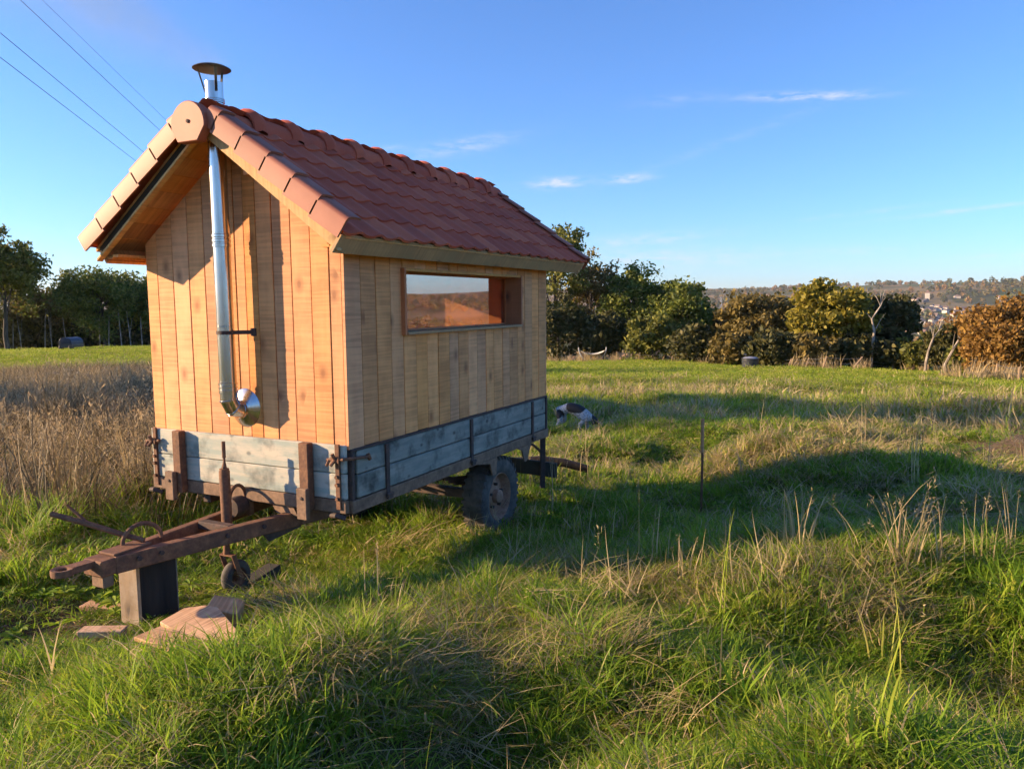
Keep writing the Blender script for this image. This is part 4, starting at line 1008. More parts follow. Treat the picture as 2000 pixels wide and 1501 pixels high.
for k in range(26): hs.append((rnd.uniform(2250, 2900), rnd.uniform(590, 660), 0))
for (px, py, big) in hs:
    p = at(px, py, 200)
    if (p-CAM).length > 3500: continue
    o = thing('house', 'small pale house with a dark roof in the town across the valley' if not big else 'small pale house standing alone among trees high on the far hillside', 'house', (p.x, p.y, p.z), 'houses in the town across the valley' if not big else 'lone houses high on the far hillside')
    hm = rnd.choice(HM); an = rnd.uniform(0, 3.14); s = rnd.uniform(.62, .95)*(.9 if p.y < 1500 else 1.1)
    for me in hm[:2]:
        q = bpy.data.objects.new(me.name.split('.')[0], me); C.objects.link(q); q.parent = o; q.rotation_euler = (0, 0, an); q.scale = (s, s, s)
# church tower among the trees and a lattice mast
def mast(px, py, hpx, label):
    p = at(px, py, 200); Hh = hpx/FPX*(p-CAM).length; b = B(); wd = Hh*.09
    for sx in (-1, 1):
        for sy in (-1, 1): b.tube([(p.x+sx*wd, p.y+sy*wd, p.z), (p.x+sx*wd*.15, p.y+sy*wd*.15, p.z+Hh)], .35, 4)
    for k in range(6):
        t = k/6; q = wd*(1-.85*t); b.tube([(p.x-q, p.y-q, p.z+Hh*t), (p.x+q, p.y-q, p.z+Hh*(t+.15))], .25, 4)
    for t, l in ((.7, .16), (.82, .2), (.94, .14)): b.tube([(p.x-Hh*l, p.y, p.z+Hh*t), (p.x+Hh*l, p.y, p.z+Hh*t)], .3, 4)
    o = part('power_pylon', b, 'steel_grey'); tag(o, label, 'pylon')
mast(1408, 605, 24, 'small lattice power pylon in front of the far hill, left of the brown tree')
p = at(1811, 585, 200); b = B().box(p.x-3.5, p.x+3.5, p.y-3.5, p.y+3.5, p.z-3, p.z+12); o = thing('white_tower', 'white tower house among the trees high on the far hillside', 'tower', tuple(p))
part('wall', b, 'house_wall', o); part('roof', B().add([(p.x-4, p.y-4, p.z+12), (p.x+4, p.y-4, p.z+12), (p.x+4, p.y+4, p.z+12), (p.x-4, p.y+4, p.z+12), (p.x, p.y, p.z+19)], [(0, 3, 2, 1), (0, 1, 4), (1, 2, 4), (2, 3, 4), (3, 0, 4)]), 'house_roof', o)

# ------------------------------------------------------------------ fence, tub, hammock, cart
fpx = [(1205, 700, 18, 0), (1292, 706, 12, .5), (1302, 706, 10, .3), (1312, 707, 11, .1), (1322, 708, 16, 0), (1332, 708, 15, .0), (1345, 708, 16, .05), (1368, 709, 9, .2), (1392, 710, 10, .3), (1411, 712, 13, .35), (1430, 715, 14, .25),
       (1505, 718, 14, -.2), (1538, 719, 16, .4), (1572, 720, 18, .35), (1606, 722, 22, .3), (1662, 724, 22, .8), (1700, 723, 16, .0), (1744, 724, 14, 0), (1780, 726, 28, .25), (1812, 728, 24, 0), (1868, 722, 22, .35), (1945, 741, 24, .05), (1990, 748, 24, 0)]
pts = [near_at(px, py) for px, py, h, l in fpx]
f0 = thing('wire_fence', 'old wire fence with crooked wooden posts along the far edge of the meadow', 'fence', tuple(pts[12]))
rt = Vector((Rt.x, Rt.y, 0)).normalized(); tops = []
for (px, py, h, l), p in zip(fpx, pts):
    dd = (p-CAM).length; Hh = h/FPX*dd*1.12; r_ = .045 if h < 20 else .06
    t = Vector((p.x, p.y, p.z+Hh))+rt*l*Hh
    part('post', B().tube([p-Vector((0, 0, .2)), p.lerp(t, .5), t], [r_*1.1, r_, r_*.9], 6), 'post_wood', f0, 0, True); tops.append((p, t))
for fr_ in (.9, .55):
    b = B()
    for i in range(len(tops)-1):
        a_, c_ = tops[i][0].lerp(tops[i][1], fr_), tops[i+1][0].lerp(tops[i+1][1], fr_)
        if (a_-c_).length > 14: continue
        b.tube([a_, a_.lerp(c_, .5)-Vector((0, 0, .06)), c_], .008, 4)
    part('wire', b, 'wire_metal', f0)
p = at(1465, 719); dd = (p-CAM).length; tr2 = 15.5/FPX*dd; th2 = 19/FPX*dd
tb_ = thing('water_tub', 'round black plastic water tub with odds and ends on its lid, by the fence', 'tub', tuple(p))
part('tub_body', B().lathe([(0, -.05), (tr2*.92, -.05), (tr2*.95, .0), (tr2*.97, th2*.28), (tr2*1.0, th2*.3), (tr2*.97, th2*.33), (tr2*.98, th2*.62), (tr2*1.02, th2*.65), (tr2*.98, th2*.68), (tr2*.99, th2*.93), (tr2*1.05, th2*.95), (tr2*1.05, th2), (tr2*.6, th2*1.05), (0, th2*1.06)], p, 'z', 28), 'black_plastic', tb_, 0, True)
part('tub_lid', B().lathe([(tr2*.9, th2*1.01), (tr2*.7, th2*1.1), (tr2*.2, th2*1.16), (0, th2*1.16)], p, 'z', 20), 'steel_grey', tb_, 0, True)
part('tub_tap', B().tube([(p.x-tr2*.5, p.y, p.z+th2*1.1), (p.x-tr2*.5, p.y, p.z+th2*1.35), (p.x-tr2*.8, p.y, p.z+th2*1.35)], .05, 8), 'black_plastic', tb_, 0, True)
# hammock on its stand
p = at(1157, 708); dd = (p-CAM).length; q = dd/FPX
hk = thing('hammock', 'white garden hammock hanging in a curved stand at the meadow edge', 'hammock', tuple(p))
arc = [p+rt*(27*q*cos(a))+Vector((0, 0, 30*q+28*q*sin(a))) for a in [pi+pi*k/16 for k in range(17)]]
part('stand_arc', B().tube(arc, [.05]*17, 8), 'hammock_cloth', hk, 0, True)
for sx in (-1, 1):
    e = p+rt*sx*20*q; fw = Vector((Fw.x, Fw.y, 0)).normalized()
    part('stand_foot', B().tube([e-fw*.5+Vector((0, 0, .05)), e+Vector((0, 0, .45)), e+fw*.5+Vector((0, 0, .05))], .045, 7), 'post_wood', hk, 0, True)
hb = B(); nn = 14
for i in range(nn+1):
    t = i/nn*2-1; c_ = p+rt*(24*q*t)+Vector((0, 0, (13+11*t*t)*q)); wd = .75*(1-t*t)**.5+.02
    for k in range(7):
        s = k/6*2-1; hb.v.append(tuple(c_+Vector((Fw.x, Fw.y, 0)).normalized()*wd*s+Vector((0, 0, .18*s*s*(1-t*t)))))
for i in range(nn):
    for k in range(6): hb.f.append((i*7+k, i*7+k+1, (i+1)*7+k+1, (i+1)*7+k))
part('hammock_bed', hb, 'hammock_cloth', hk, 0, True)
# covered cart at the edge of the wood
p = near_at(140, 683, 82); dd = (p-CAM).length; q = dd/FPX; fw = Vector((Fw.x, Fw.y, 0)).normalized()
ct = thing('covered_cart', 'small dark blue covered cart parked in front of the wood', 'cart', tuple(p))
mt = Matrix(((rt.x, fw.x, 0, p.x), (rt.y, fw.y, 0, p.y), (0, 0, 1, p.z), (0, 0, 0, 1)))
part('cart_body', B().box(-11*q, 11*q, -.9, .9, .22, .55, mt), 'black_plastic', ct, .04)
cv = B(); prof = [(-10.5*q, .55), (-10*q, .80), (-7*q, .98), (0, 1.04), (7*q, .97), (10*q, .78), (10.5*q, .55)]
vs = [mt @ Vector((a_, -.88, b_)) for a_, b_ in prof]+[mt @ Vector((a_, .88, b_)) for a_, b_ in prof]; k = len(prof)
cv.add(vs, [tuple(range(k)), tuple(range(2*k-1, k-1, -1))]+[(i, (i+1) % k, k+(i+1) % k, k+i) for i in range(k)])
part('cart_cover', cv, 'navy_cover', ct, .03)
for sx in (-1, 1):
    part('wheel', B().lathe([(0, -.08), (.16, -.09), (.22, -.06), (.23, 0), (.22, .06), (.16, .09), (0, .08)], mt @ Vector((sx*8*q, -.75, .22)), 'x', 16), 'tyre_rubber', ct, 0, True)

# ------------------------------------------------------------------ overhead lines
vd = pix(864, 771).normalized()
pole = CAM + pix(560, 420)*44
for k, (x0, y0, x1, y1, dep) in enumerate([(0, -37, 320, 262, 20), (0, 64, 290, 305, 20), (0, 112, 270, 318, 20), (0, -80, 330, 240, 24)]):
    a_ = CAM+pix(x0-(x1-x0)*.6, y0-(y1-y0)*.6)*(dep*.72); b_ = CAM+pix(x1, y1)*(dep*1.75); c_ = b_+(b_-a_)*.45
    pp = [a_.lerp(c_, t)-Vector((0, 0, .35*(1-(2*t-1)**2)*0)) for t in [i/10 for i in range(11)]]
    o = part('overhead_wire', B().tube(pp, .0085 if k < 3 else .006, 5), 'cable_black'); 
    tag(o, ['upper thick black wire crossing the top left sky', 'middle black wire crossing the left sky', 'lowest black wire crossing the left sky', 'faint thin wire above the others, nearest the chimney smoke'][k], 'wire', 'overhead wires')

# ------------------------------------------------------------------ chimney smoke
sA_ = Vector((.02, -.18, 2.36)); far_ = CAM + pix(60, -60)*5.2
dx_ = (far_-sA_).normalized(); up_ = Vector((0, 0, 1)); sy_ = up_.cross(dx_).normalized(); sz_ = dx_.cross(sy_)
b = B(); n = 14; L_ = 2.6
for (t, r_) in ((-.12, .16), (0, .2), (.6, .32), (1.3, .5), (2.0, .66), (L_, .8)):
    for j in range(n): b.v.append((t, r_*cos(2*pi*j/n), r_*sin(2*pi*j/n)))
for i in range(5):
    for j in range(n): b.f.append((i*n+j, i*n+(j+1) % n, (i+1)*n+(j+1) % n, (i+1)*n+j))
b.f.append(tuple(range(n-1, -1, -1))); b.f.append(tuple(5*n+j for j in range(n)))
me = bpy.data.meshes.new('chimney_smoke'); me.from_pydata(b.v, [], b.f); me.materials.append(MATS['smoke_volume'])
o = bpy.data.objects.new('chimney_smoke', me); C.objects.link(o)
o.matrix_world = Matrix(((dx_.x, sy_.x, sz_.x, sA_.x), (dx_.y, sy_.y, sz_.y, sA_.y), (dx_.z, sy_.z, sz_.z, sA_.z), (0, 0, 0, 1)))
tag(o, 'thin smoke drifting left from the chimney cap', None, None, 'stuff')
# ------------------------------------------------------------------ dog
def build_dog():
    p = at(1128, 846); z = gz(p.x, p.y)+.05
    q = (p-CAM).dot(Fw)/FPX                       # metres per photo pixel there
    rt_ = Vector((Rt.x, Rt.y, 0)).normalized(); fw_ = Vector((Fw.x, Fw.y, 0)).normalized()
    hx = (rt_*.95-fw_*.32).normalized(); hy = Vector((0, 0, 1)).cross(hx)
    def P(u, side, h): return (u*q, side, h*q)
    # u: photo pixels from the shoulder along the body (head positive), h: height in photo pixels
    nodes = [  # point, radius m
        (P(-27, 0, 41), .088), (P(-36, 0, 36), .075), (P(-17, 0, 44), .108), (P(-4, 0, 42), .112), (P(8, 0, 36), .118), (P(18, 0, 28), .105),   # pelvis, rump, loin, ribs, chest, shoulder
        (P(25, 0, 27), .068), (P(31, 0, 24), .062), (P(36, 0, 20), .055), (P(42, 0, 15), .032),                           # neck, skull, muzzle
        (P(-40, 0, 38), .028), (P(-43, 0, 43), .018),                                                                          # docked tail
    ]
    edges = [(0, 1), (0, 2), (2, 3), (3, 4), (4, 5), (5, 6), (6, 7), (7, 8), (8, 9), (1, 10), (10, 11)]
    def chain(root, pts):
        pr = root
        for pt, r in pts:
            nodes.append((pt, r)); edges.append((pr, len(nodes)-1)); pr = len(nodes)-1
    for s in (-1, 1):
        chain(1, [(P(-33, s*.085, 27), .066), (P(-30+2*s, s*.09, 18), .045), (P(-37+2*s, s*.09, 10), .027), (P(-35+3*s, s*.09, 1.5), .024), (P(-32+3*s, s*.09, .5), .026)])
        chain(5, [(P(15, s*.075, 21), .052), (P(11+5*s, s*.078, 12), .034), (P(12+6*s, s*.078, 5), .026), (P(12+7*s, s*.078, 1), .024), (P(15+7*s, s*.078, .5), .026)])
    me = bpy.data.meshes.new('dog'); me.from_pydata([n_[0] for n_ in nodes], edges, [])
    o = bpy.data.objects.new('dog_tmp', me); C.objects.link(o)
    o.modifiers.new('skin', 'SKIN'); sb = o.modifiers.new('sub', 'SUBSURF'); sb.levels = 2; sb.render_levels = 2
    for i, (pt, r) in enumerate(nodes): me.skin_vertices[0].data[i].radius = (r, r)
    me.skin_vertices[0].data[0].use_root = True
    dg = bpy.context.evaluated_depsgraph_get(); m2 = bpy.data.meshes.new_from_object(o.evaluated_get(dg)); bpy.data.objects.remove(o)
    m2.name = 'dog'; m2.materials.clear(); m2.materials.append(MATS['dog_coat'])
    v = np.empty(len(m2.vertices)*3); m2.vertices.foreach_get('co', v); v = v.reshape(-1, 3)
    u, h = v[:, 0]/q, v[:, 2]/q
    saddle = np.exp(-(((u+1)/19)**2+((h-50)/17)**2)**2*1.0)
    rump = np.exp(-(((u+34)/7)**2+((h-33)/10)**2))*.95
    head = sstep(27, 33, u)
    pc_ = np.clip(np.maximum(np.maximum(saddle, rump), head), 0, 1)*.75+.20
    ca = m2.color_attributes.new('patch', 'FLOAT_COLOR', 'POINT'); ca.data.foreach_set('color', np.repeat(pc_[:, None], 4, 1).astype(np.float32).ravel())
    m2.polygons.foreach_set('use_smooth', np.ones(len(m2.polygons), bool))
    d = bpy.data.objects.new('dog', m2); C.objects.link(d)
    mw = Matrix(((hx.x, hy.x, 0, p.x), (hx.y, hy.y, 0, p.y), (0, 0, 1, z), (0, 0, 0, 1))); d.matrix_world = mw; WL[d.name] = Vector((p.x, p.y, z))
    tag(d, 'black and white spaniel sniffing the ground with its head down', 'dog')
    for s in (-1, 1):                               # hanging ears
        b = B(); 
        ear = [(34, .052, 27), (30, .066, 25), (29, .074, 18), (31, .078, 13), (35, .074, 15), (37, .062, 21)]
        o1 = [mw @ Vector((a_*q, s*b_, c_*q)) for a_, b_, c_ in ear]; o2 = [mw @ Vector((a_*q, s*(b_-.014), c_*q)) for a_, b_, c_ in ear]; k = len(ear)
        b.add(o1+o2, [tuple(range(k)), tuple(range(2*k-1, k-1, -1))]+[(i, (i+1) % k, k+(i+1) % k, k+i) for i in range(k)])
        e = part('ear', b, 'black_film', None, .004, True, wl=tuple(mw.translation))
        e.parent = d; e.matrix_parent_inverse = mw.inverted()
build_dog()

# ------------------------------------------------------------------ grass
def blades(n, rad, h0, h1, wd, bend, seed, mats=('grass_green',), mix=(1.0,), seg=3, flat=0.0, plume=0, swirl=None):
    """one clump of n curved tapering blades"""
    rs = np.random.RandomState(seed); V = []; F4 = []; F3 = []; M4 = []; M3 = []
    for i in range(n):
        a = rs.uniform(0, 2*pi); r = rad*sqrt(rs.rand()); bx, by = r*cos(a), r*sin(a)
        h = rs.uniform(h0, h1); la = (a+rs.normal()*1.1) if swirl is None else swirl+rs.normal()*.55
        bd = bend*rs.uniform(.35, 1.25); w_ = wd*rs.uniform(.7, 1.3); fx, fy = cos(la), sin(la)
        tw = la+pi/2+rs.normal()*.6; sx, sy = cos(tw)*w_/2, sin(tw)*w_/2
        mi = int(np.searchsorted(np.cumsum(mix), rs.rand())); mi = min(mi, len(mats)-1)
        k = len(V)
        for s in range(seg+1):
            t = s/seg; out = bd*h*(t**1.7); up = h*(t-(.42*min(bd, 1.6))*t**2.4)*(1-flat)+.02*t
            px_, py_ = bx+fx*out, by+fy*out
            if s < seg:
                ww = (1-.75*t**1.4); V.append((px_-sx*ww, py_-sy*ww, up)); V.append((px_+sx*ww, py_+sy*ww, up))
            else: V.append((px_, py_, up))
        for s in range(seg-1): F4.append((k+2*s, k+2*s+1, k+2*s+3, k+2*s+2)); M4.append(mi)
        F3.append((k+2*seg-2, k+2*seg-1, k+2*seg)); M3.append(mi)
        if plume and rs.rand() < plume:                 # feathery seed head near the tip
            tip = np.array(V[-1])
            for j in range(12):
                c = tip+np.array([fx, fy, 0])*rs.uniform(-.06, .01)*h+np.array([0, 0, 1])*rs.uniform(-.16, .02)*h+rs.normal(size=3)*.016*h
                d = rs.normal(size=3)*.022*h+np.array([fx*.02*h, fy*.02*h, .03*h]); kk = len(V)
                V += [tuple(c), tuple(c+d*.6+rs.normal(size=3)*.006*h), tuple(c+d)]; F3.append((kk, kk+1, kk+2)); M3.append(len(mats)-1)
    fs = []; mi = []
    if F4: fs.append(np.array(F4)); mi += M4
    fs.append(np.array(F3)); mi += M3
    return npmesh('grass_clump', np.array(V), fs, list(mats), mi)
RS = np.random.RandomState(21)
def cloud(n, r0, r1, a0=-82, a1=26):
    a = np.radians(RS.uniform(a0, a1, n)); r = np.sqrt(RS.uniform(r0*r0, r1*r1, n))
    return CAM.x+r*np.sin(a), CAM.y+r*np.cos(a), a, r
# footprints kept clear
ZONES = [(0, -.81, .17)]
for (qx, qy, qr) in ((345, 1235, .13), (380, 1240, .13), (420, 1245, .13), (455, 1250, .13), (330, 1258, .12), (330, 1278, .10), (370, 1285, .10), (410, 1288, .10), (450, 1280, .10), (485, 1262, .10), (300, 1262, .1), (190, 1268, .08), (485, 1248, .12), (510, 1245, .1), (180, 1252, .09), (215, 1250, .09), (400, 1188, .07), (430, 1178, .07), (460, 1166, .07), (490, 1156, .07), (520, 1146, .07), (436, 1220, .1)):
    q = at(qx, qy); ZONES.append((q.x, q.y, qr))
def worn(x, y): return 1-.62*np.exp(-((np.asarray(x)-.35)**2/.75**2+(np.asarray(y)+.95)**2/.62**2)**2)
def clear(x, y, pad=0.0):
    ok = np.ones(len(x), bool)
    for (zx, zy, zr) in ZONES:
        if zr: ok &= np.hypot(x-zx, y-zy) > zr+.05+pad
    return ok
def trodden(x, y):
    t = np.zeros(np.shape(x))
    for (dx, dy, r) in DIRT: t = np.maximum(t, 1-sstep(.7, 1.7, np.hypot(x-dx, y-dy)/r))
    return t
STRAW = []
for (px, py, r) in [(1150, 1130, .55), (1300, 1170, .45), (1060, 1260, .4), (1700, 1190, .5), (880, 1240, .45), (1930, 1380, .35), (720, 1340, .3), (610, 1190, .35), (1480, 1150, .35), (1500, 870, 1.2), (1700, 880, 1.2), (1250, 800, 1.0), (900, 1400, .25), (1200, 1440, .2)]:
    q = at(px, py); STRAW.append((q.x, q.y, r))
def straw_mask(x, y):
    t = .5*sstep(.1, .6, vn(x/1.9, y/1.9, 1)+.6*vn(x/.6, y/.6, 2)); wob = .3*vn(x/.3, y/.3, 3)
    for (sx, sy, r) in STRAW: t = np.maximum(t, 1-sstep(.5, 1.15, np.hypot(x-sx, y-sy)/r+wob))
    return t
def weedy(x, y):
    az, r = azr(x, y); az = np.degrees(az)
    w_ = sstep(-36, -42, az)*sstep(8.0, 10.2, r+2.0*vn(x/1.5, y/1.5, 3))*(1-sstep(42, 46, r+2*vn(x/4, y/4, 4)))
    return w_
def put(name, label, x, y, meshes, smin, smax, tilt=.18, hz=(.8, 1.25), sink=.0, hmod=None):
    n = len(x); s = RS.uniform(smin, smax, n); hh = s*RS.uniform(hz[0], hz[1], n)
    if hmod is not None: hh = hh*hmod
    rot = np.stack([RS.normal(size=n)*tilt, RS.normal(size=n)*tilt, RS.uniform(0, 6.283, n)], 1)
    scatter(name, label, x, y, ground(x, y)-sink, rot, np.stack([s, s, hh], 1), meshes, rs=RS)
def pick(x, y, p): k = RS.rand(len(x)) < p; return x[k], y[k]
GM = ('grass_green', 'grass_straw')
DG = 1
lush = [blades(60, .11, .04, .115, .0070, 1.25, 100+k, ('grass_lush', 'grass_straw'), (.95, .05)) for k in range(5)]
mixd = [blades(60, .12, .03, .095, .0064, 1.5, 110+k, GM, (.84, .16)) for k in range(5)]
strw = [blades(40, .14, .06, .19, .0050, 1.9, 120+k, ('grass_straw', 'grass_green'), (.82, .18), seg=4, swirl=.4) for k in range(5)]
tuss = [blades(120, .12, .11, .25, .0060, 1.15, 130+k, ('grass_lush', 'grass_straw'), (.88, .12), seg=4) for k in range(4)]
# near turf
x, y, a, r = cloud(15000, 1.0, 6.2); k = clear(x, y); x, y = x[k], y[k]
sm = straw_mask(x, y); dm = dirt(x, y); hl = (.42+.85*sstep(-.5, .6, vn(x/.8, y/.8, 6)))*worn(x, y)*(1-.6*trodden(x, y))
ok = (RS.rand(len(x)) > np.clip(dm*.85, 0, .8)) & (RS.rand(len(x)) > .6*sstep(.15, .5, -vn(x/.42, y/.42, 0)))
kind = RS.rand(len(x)); 
under = np.exp(-((x/.95)**4+((y-1.5)/1.7)**4))
sel = lambda m_: (x[m_], y[m_], hl[m_])
m_ = ok & (kind < .46*(1-sm)+.12) & (RS.rand(len(x)) > under*.5); xx, yy, hm = sel(m_); put('lush_grass', 'lush green grass of the near meadow', xx, yy, lush, .75, 1.3, hmod=hm)
m_ = ok & (kind >= .46*(1-sm)+.12) & (kind < .965-.40*sm) ; xx, yy, hm = sel(m_); put('mixed_grass', 'short green and yellow grass of the near meadow', xx, yy, mixd, .8, 1.35, hmod=hm)
m_ = ok & (kind >= .965-.40*sm); xx, yy, hm = sel(m_); put('straw_grass', 'dry straw coloured grass lying over the near meadow', xx, yy, strw, .7, 1.25, .3, hmod=hm*.9)
# tussocks
x, y, a, r = cloud(420, 1.6, 9); k = clear(x, y, .12) & (dirt(x, y) < .4) & (vn(x/1.1, y/1.1, 4) > .05); put('tussock_grass', 'bushy green tussocks in the near meadow', x[k], y[k], tuss, .7, 1.25, .22)
# middle distance
lush2 = [blades(60, .17, .04, .11, .0105, 1.3, 140+k, ('grass_lush', 'grass_straw'), (.88, .12)) for k in range(4)]
mix2 = [blades(60, .19, .03, .09, .0105, 1.5, 150+k, GM, (.82, .18)) for k in range(4)]
strw2 = [blades(42, .21, .07, .20, .0085, 1.6, 160+k, ('grass_straw', 'grass_green'), (.8, .2), swirl=.4) for k in range(4)]
x, y, a, r = cloud(24000, 6.0, 15); k = clear(x, y); x, y = x[k], y[k]; sm = straw_mask(x, y); dm = dirt(x, y); ok = RS.rand(len(x)) > dm*.9; kind = RS.rand(len(x)); hl = (.45+.8*sstep(-.5, .6, vn(x/1.2, y/1.2, 6)))*(1-.5*trodden(x, y))
m_ = ok & (kind < .40*(1-sm)+.08); put('lush_grass', 'lush green grass of the middle meadow', x[m_], y[m_], lush2, .8, 1.35, hmod=hl[m_])
m_ = ok & (kind >= .40*(1-sm)+.08) & (kind < .965-.45*sm); put('mixed_grass', 'short green and yellow grass of the middle meadow', x[m_], y[m_], mix2, .8, 1.3, hmod=hl[m_])
m_ = ok & (kind >= .965-.45*sm); put('straw_grass', 'dry straw grass of the middle meadow', x[m_], y[m_], strw2, .8, 1.25, .3, hmod=hl[m_])
far1 = [blades(54, .38, .05, .13, .019, 1.4, 170+k, GM, (.86, .14), seg=2) for k in range(4)]
far1s = [blades(30, .36, .12, .34, .022, 1.1, 176+k, ('grass_straw', 'grass_green'), (.8, .2), seg=2) for k in range(4)]
x, y, a, r = cloud(36000, 14.5, 34); sm = straw_mask(x/2.2, y/2.2); kind = RS.rand(len(x)); lawn = sstep(20, 30, r); ok = RS.rand(len(x)) > dirt(x, y)*.9
m_ = ok & (kind < 1-.5*sm*(1-lawn)-.03); put('field_grass', 'green grass of the field beyond the trailer', x[m_], y[m_], far1, .75, 1.25, hmod=(1-.5*lawn)[m_])
m_ = ok & (kind >= 1-.5*sm*(1-lawn)-.03); put('field_straw', 'pale dry grass tufts in the field beyond the trailer', x[m_], y[m_], far1s, .8, 1.3, .25)
far2 = [blades(80, .85, .035, .085, .026, 1.4, 180+k, GM, (.94, .06), seg=2) for k in range(4)]
x, y, a, r = cloud(38000, 33, 84, -80, 24)
dp_ = (x-CAM.x)*Fw.x/math.hypot(Fw.x, Fw.y)+(y-CAM.y)*Fw.y/math.hypot(Fw.x, Fw.y); lt_ = (x-CAM.x)*Fw.y/math.hypot(Fw.x, Fw.y)-(y-CAM.y)*Fw.x/math.hypot(Fw.x, Fw.y)
px_ = 1000+FPX*lt_/dp_; k = (px_ < 1040) | (dp_ < np.interp(px_, _FX, _FD)+2.0); x, y = x[k], y[k]
put('lawn_grass', 'mown bright green grass at the far side of the field', x, y, far2, .8, 1.3, .1)
# brown weeds on the left, behind the drawbar
wd_ = [blades(30, .24, .35, 1.05, .009, .5, 190+k, ('weed_brown', 'weed_plume'), (.80, .20), seg=4, plume=.5, swirl=.2) for k in range(6)]
x, y, a, r = cloud(15000, 7.5, 22, -84, -30); k = RS.rand(len(x)) < weedy(x, y)*np.where(r < 15, .55, .5)*(.55+.45*sstep(-.4, .2, vn(x/.9, y/.9, 5))); x, y, r = x[k], y[k], r[k]; put('brown_weeds', 'tall brown dead weeds with feathery heads left of the trailer', x, y, wd_, .65, 1.2, .22, hmod=.6+.55*sstep(-.6, .6, vn(x/1.7, y/1.7, 1))+.15*vn(x/.5, y/.5, 2))
wd2 = [blades(26, .45, .4, .95, .016, .45, 200+k, ('weed_brown', 'weed_plume'), (.84, .16), seg=3, plume=.4, swirl=.2) for k in range(4)]
x, y, a, r = cloud(24000, 21, 47, -84, -28); k = RS.rand(len(x)) < weedy(x, y)*.55; put('brown_weeds', 'dead brown weeds further back on the left', x[k], y[k], wd2, .75, 1.15, .12)
x, y, a, r = cloud(1500, 6.8, 14, -84, -40); k = RS.rand(len(x)) < .42; put('tussock_grass', 'green tussocks at the foot of the brown weeds', x[k], y[k], tuss, .9, 1.7, .22)
# tan reeds along the fence
tan_ = [blades(40, .5, .5, 1.1, .035, .45, 210+k, ('weed_plume', 'grass_straw'), (.7, .3), seg=3) for k in range(4)]
fx_, fy_ = [], []
for i in range(len(tops)-1):
    a_, c_ = tops[i][0], tops[i+1][0]
    for t in np.linspace(0, 1, max(2, int((c_-a_).length/.7))):
        if RS.rand() < .62+.3*sin(i*2.1): q = a_.lerp(c_, float(t)); fx_.append(q.x+RS.normal()*.5); fy_.append(q.y+RS.normal()*.8+.8)
for px in list(range(1060, 1210, 8))+list(range(1870, 2010, 7)):
    q = near_at(px, 707 if px < 1300 else 741); fx_.append(q.x+RS.normal()*.5); fy_.append(q.y+RS.normal()*.7+.5)
put('dry_reeds', 'tan dead grass along the wire fence', np.array(fx_), np.array(fy_), tan_, .6, 1.1, .15)
# scattered tall stalks in the field (single dead stems)
stk = [blades(7, .10, .45, .8, .007, .22, 220+k, ('grass_straw', 'weed_plume'), (.8, .2), seg=4, plume=.25) for k in range(5)]
x, y, a, r = cloud(330, 5, 26, -28, 24); k = (vn(x/3, y/3, 2) > -.1); put('dead_stalks', 'single dead grass stalks standing out of the field', x[k], y[k], stk, .6, 1.1, .12)
# individual clumps of tall pale stalks
def stalks(px, py, hpx, n, label, seed, lean=0.25, wd=.0098, mats=('grass_straw', 'weed_plume'), plume=.5):
    p = at(px, py); h = hpx/FPX*(p-CAM).dot(Fw)*1.25
    me = blades(n, .09, h*.55, h, wd, lean, seed, mats, (.9, .1), seg=5, plume=plume)
    me.name = 'stalk_clump'; o = bpy.data.objects.new('stalk_clump', me); link(o, None, (p.x, p.y, gz(p.x, p.y)-.02)); tag(o, label, 'dry grass', 'tall clumps of dead grass stalks'); return o
stalks(1555, 1075, 125, 24, 'fan of straight pale stalks on the green hummock in the shadow edge', 1, .35, plume=.2)
stalks(1760, 1120, 150, 30, 'tallest straw clump, bent in several places, right of the fan of stalks', 2, .4)
stalks(1345, 1150, 110, 12, 'reddish straw clump in front of the thin stake', 3, .2)
stalks(1390, 820, 62, 9, 'pale clump leaning right in the sunny field behind the stake', 4, .3)
stalks(1270, 1120, 170, 4, 'two or three single thin stalks between the wheel and the stake', 5, .12)
stalks(1140, 1080, 150, 4, 'few stalks with thick heads at the end of the log', 6, .2, plume=1.0)
stalks(1010, 1120, 160, 2, 'single slender stalk in front of the trailer wheel', 7, .15)
stalks(1730, 1330, 190, 8, 'greenish stalk clump low at the right of the foreground', 8, .3, mats=('grass_green', 'grass_straw'), plume=.1)
stalks(270, 985, 170, 14, 'upright pale stalks against the left front corner of the trailer', 9, .15)
stalks(200, 960, 190, 10, 'loose pale plumes rising from the brown weeds', 10, .35, plume=1.0)
stalks(20, 1010, 150, 10, 'pale bent stalks at the left edge in the weeds', 11, .6)
stalks(1420, 1400, 190, 9, 'broad grass blades leaning left in the right foreground', 12, .5, .012, ('grass_lush', 'grass_straw'), 0)
stalks(1700, 1460, 260, 6, 'broad tall green blade at the bottom right', 13, .35, .012, ('grass_green', 'grass_straw'), 0)

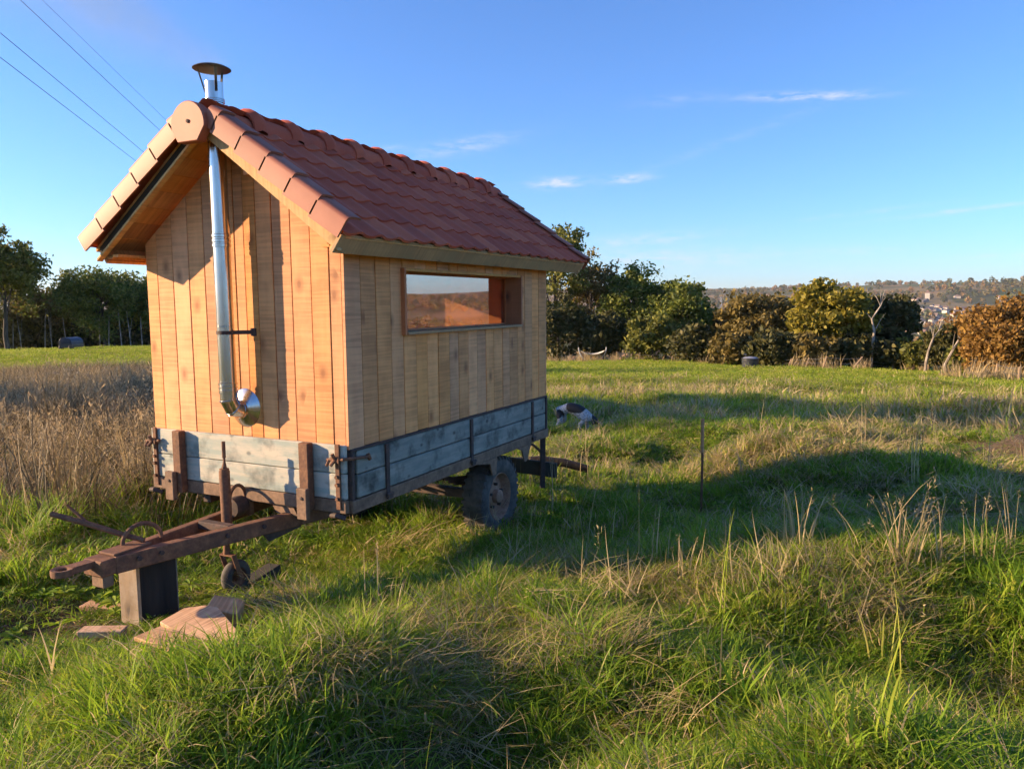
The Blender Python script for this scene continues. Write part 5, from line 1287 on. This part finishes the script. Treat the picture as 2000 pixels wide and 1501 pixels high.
stalks(1200, 1075, 150, 2, 'two thin upright stalks standing in the shadow between the wheel and the stake', 14, .08, plume=.5)
stalks(1030, 1135, 150, 2, 'pair of crossed thin stalks just right of the tyre', 15, .2, plume=.5)
stalks(1295, 1125, 95, 3, 'short stalks left of the reddish straw clump', 16, .15)
stalks(1690, 1105, 190, 3, 'long bent stalks leaning left over the shadow edge', 17, .55)
stalks(1850, 1120, 150, 5, 'thin stalks right of the tallest straw clump', 18, .3)
stalks(1385, 1240, 300, 3, 'tallest dark green stalk in the middle foreground', 19, .08, .008, ('grass_green', 'grass_straw'), 0)
stalks(1210, 1260, 200, 3, 'upright green stalks in the middle foreground', 20, .1, .008, ('grass_green', 'grass_straw'), .3)
stalks(1620, 1040, 120, 5, 'thin stalks behind the fan of straight pale stalks', 21, .25)
stalks(1480, 860, 90, 3, 'dark thin stalks in the sunny field right of the stake', 22, .2)
stalks(740, 1200, 130, 3, 'single bent stalks below the trailer side', 23, .5)
stalks(560, 1400, 150, 4, 'pale stalks low in the left foreground', 24, .5)
stalks(90, 1360, 150, 5, 'pale stalks near the lower left corner', 25, .5)
# low broad-leaved weeds between the grass
def rosette(seed, n=9, L=.06, Wd=.022):
    rs = np.random.RandomState(seed); V = []; F = []
    for i in range(n):
        a = 2*pi*i/n+rs.uniform(-.3, .3); l = L*rs.uniform(.6, 1.2); w_ = Wd*rs.uniform(.7, 1.2); k = len(V); up = rs.uniform(.2, .7)
        for t, ww in ((.08, .15), (.35, .8), (.65, 1.0), (.9, .55)):
            c = np.array([cos(a)*l*t, sin(a)*l*t, .012+l*up*t*(1.25-t)]); sd_ = np.array([-sin(a), cos(a), 0])*w_*ww/2
            V += [tuple(c-sd_+[0, 0, .006]), tuple(c), tuple(c+sd_+[0, 0, .006])]
        for s in range(3):
            for q in range(2): F.append((k+3*s+q, k+3*s+q+1, k+3*s+q+4, k+3*s+q+3))
    return npmesh('leafy_weed', np.array(V), [np.array(F)], ['grass_lush'])
x, y, a, r = cloud(600, 1.2, 7); k = clear(x, y) & (vn(x/.9, y/.9, 7) > .0); put('leafy_weeds', 'low broad leaved weeds among the near grass', x[k], y[k], [rosette(300+q) for q in range(4)], .8, 1.7, .2, sink=-.03)
# ------------------------------------------------------------------ the air
m = M('haze_air'); m.nt.nodes.remove(m.b)
pv = m.n('ShaderNodeVolumePrincipled'); pv.inputs['Color'].default_value = (.86, .90, .95, 1); pv.inputs['Density'].default_value = .00008; pv.inputs['Anisotropy'].default_value = .2
m.l(pv.outputs[0], m.out.inputs['Volume'])
hb = B().box(-7200, 7200, -7200, 7200, -140, 130)
o = part('haze', hb, 'haze_air', None); tag(o, 'thin blue air over the valley', None, None, 'stuff')
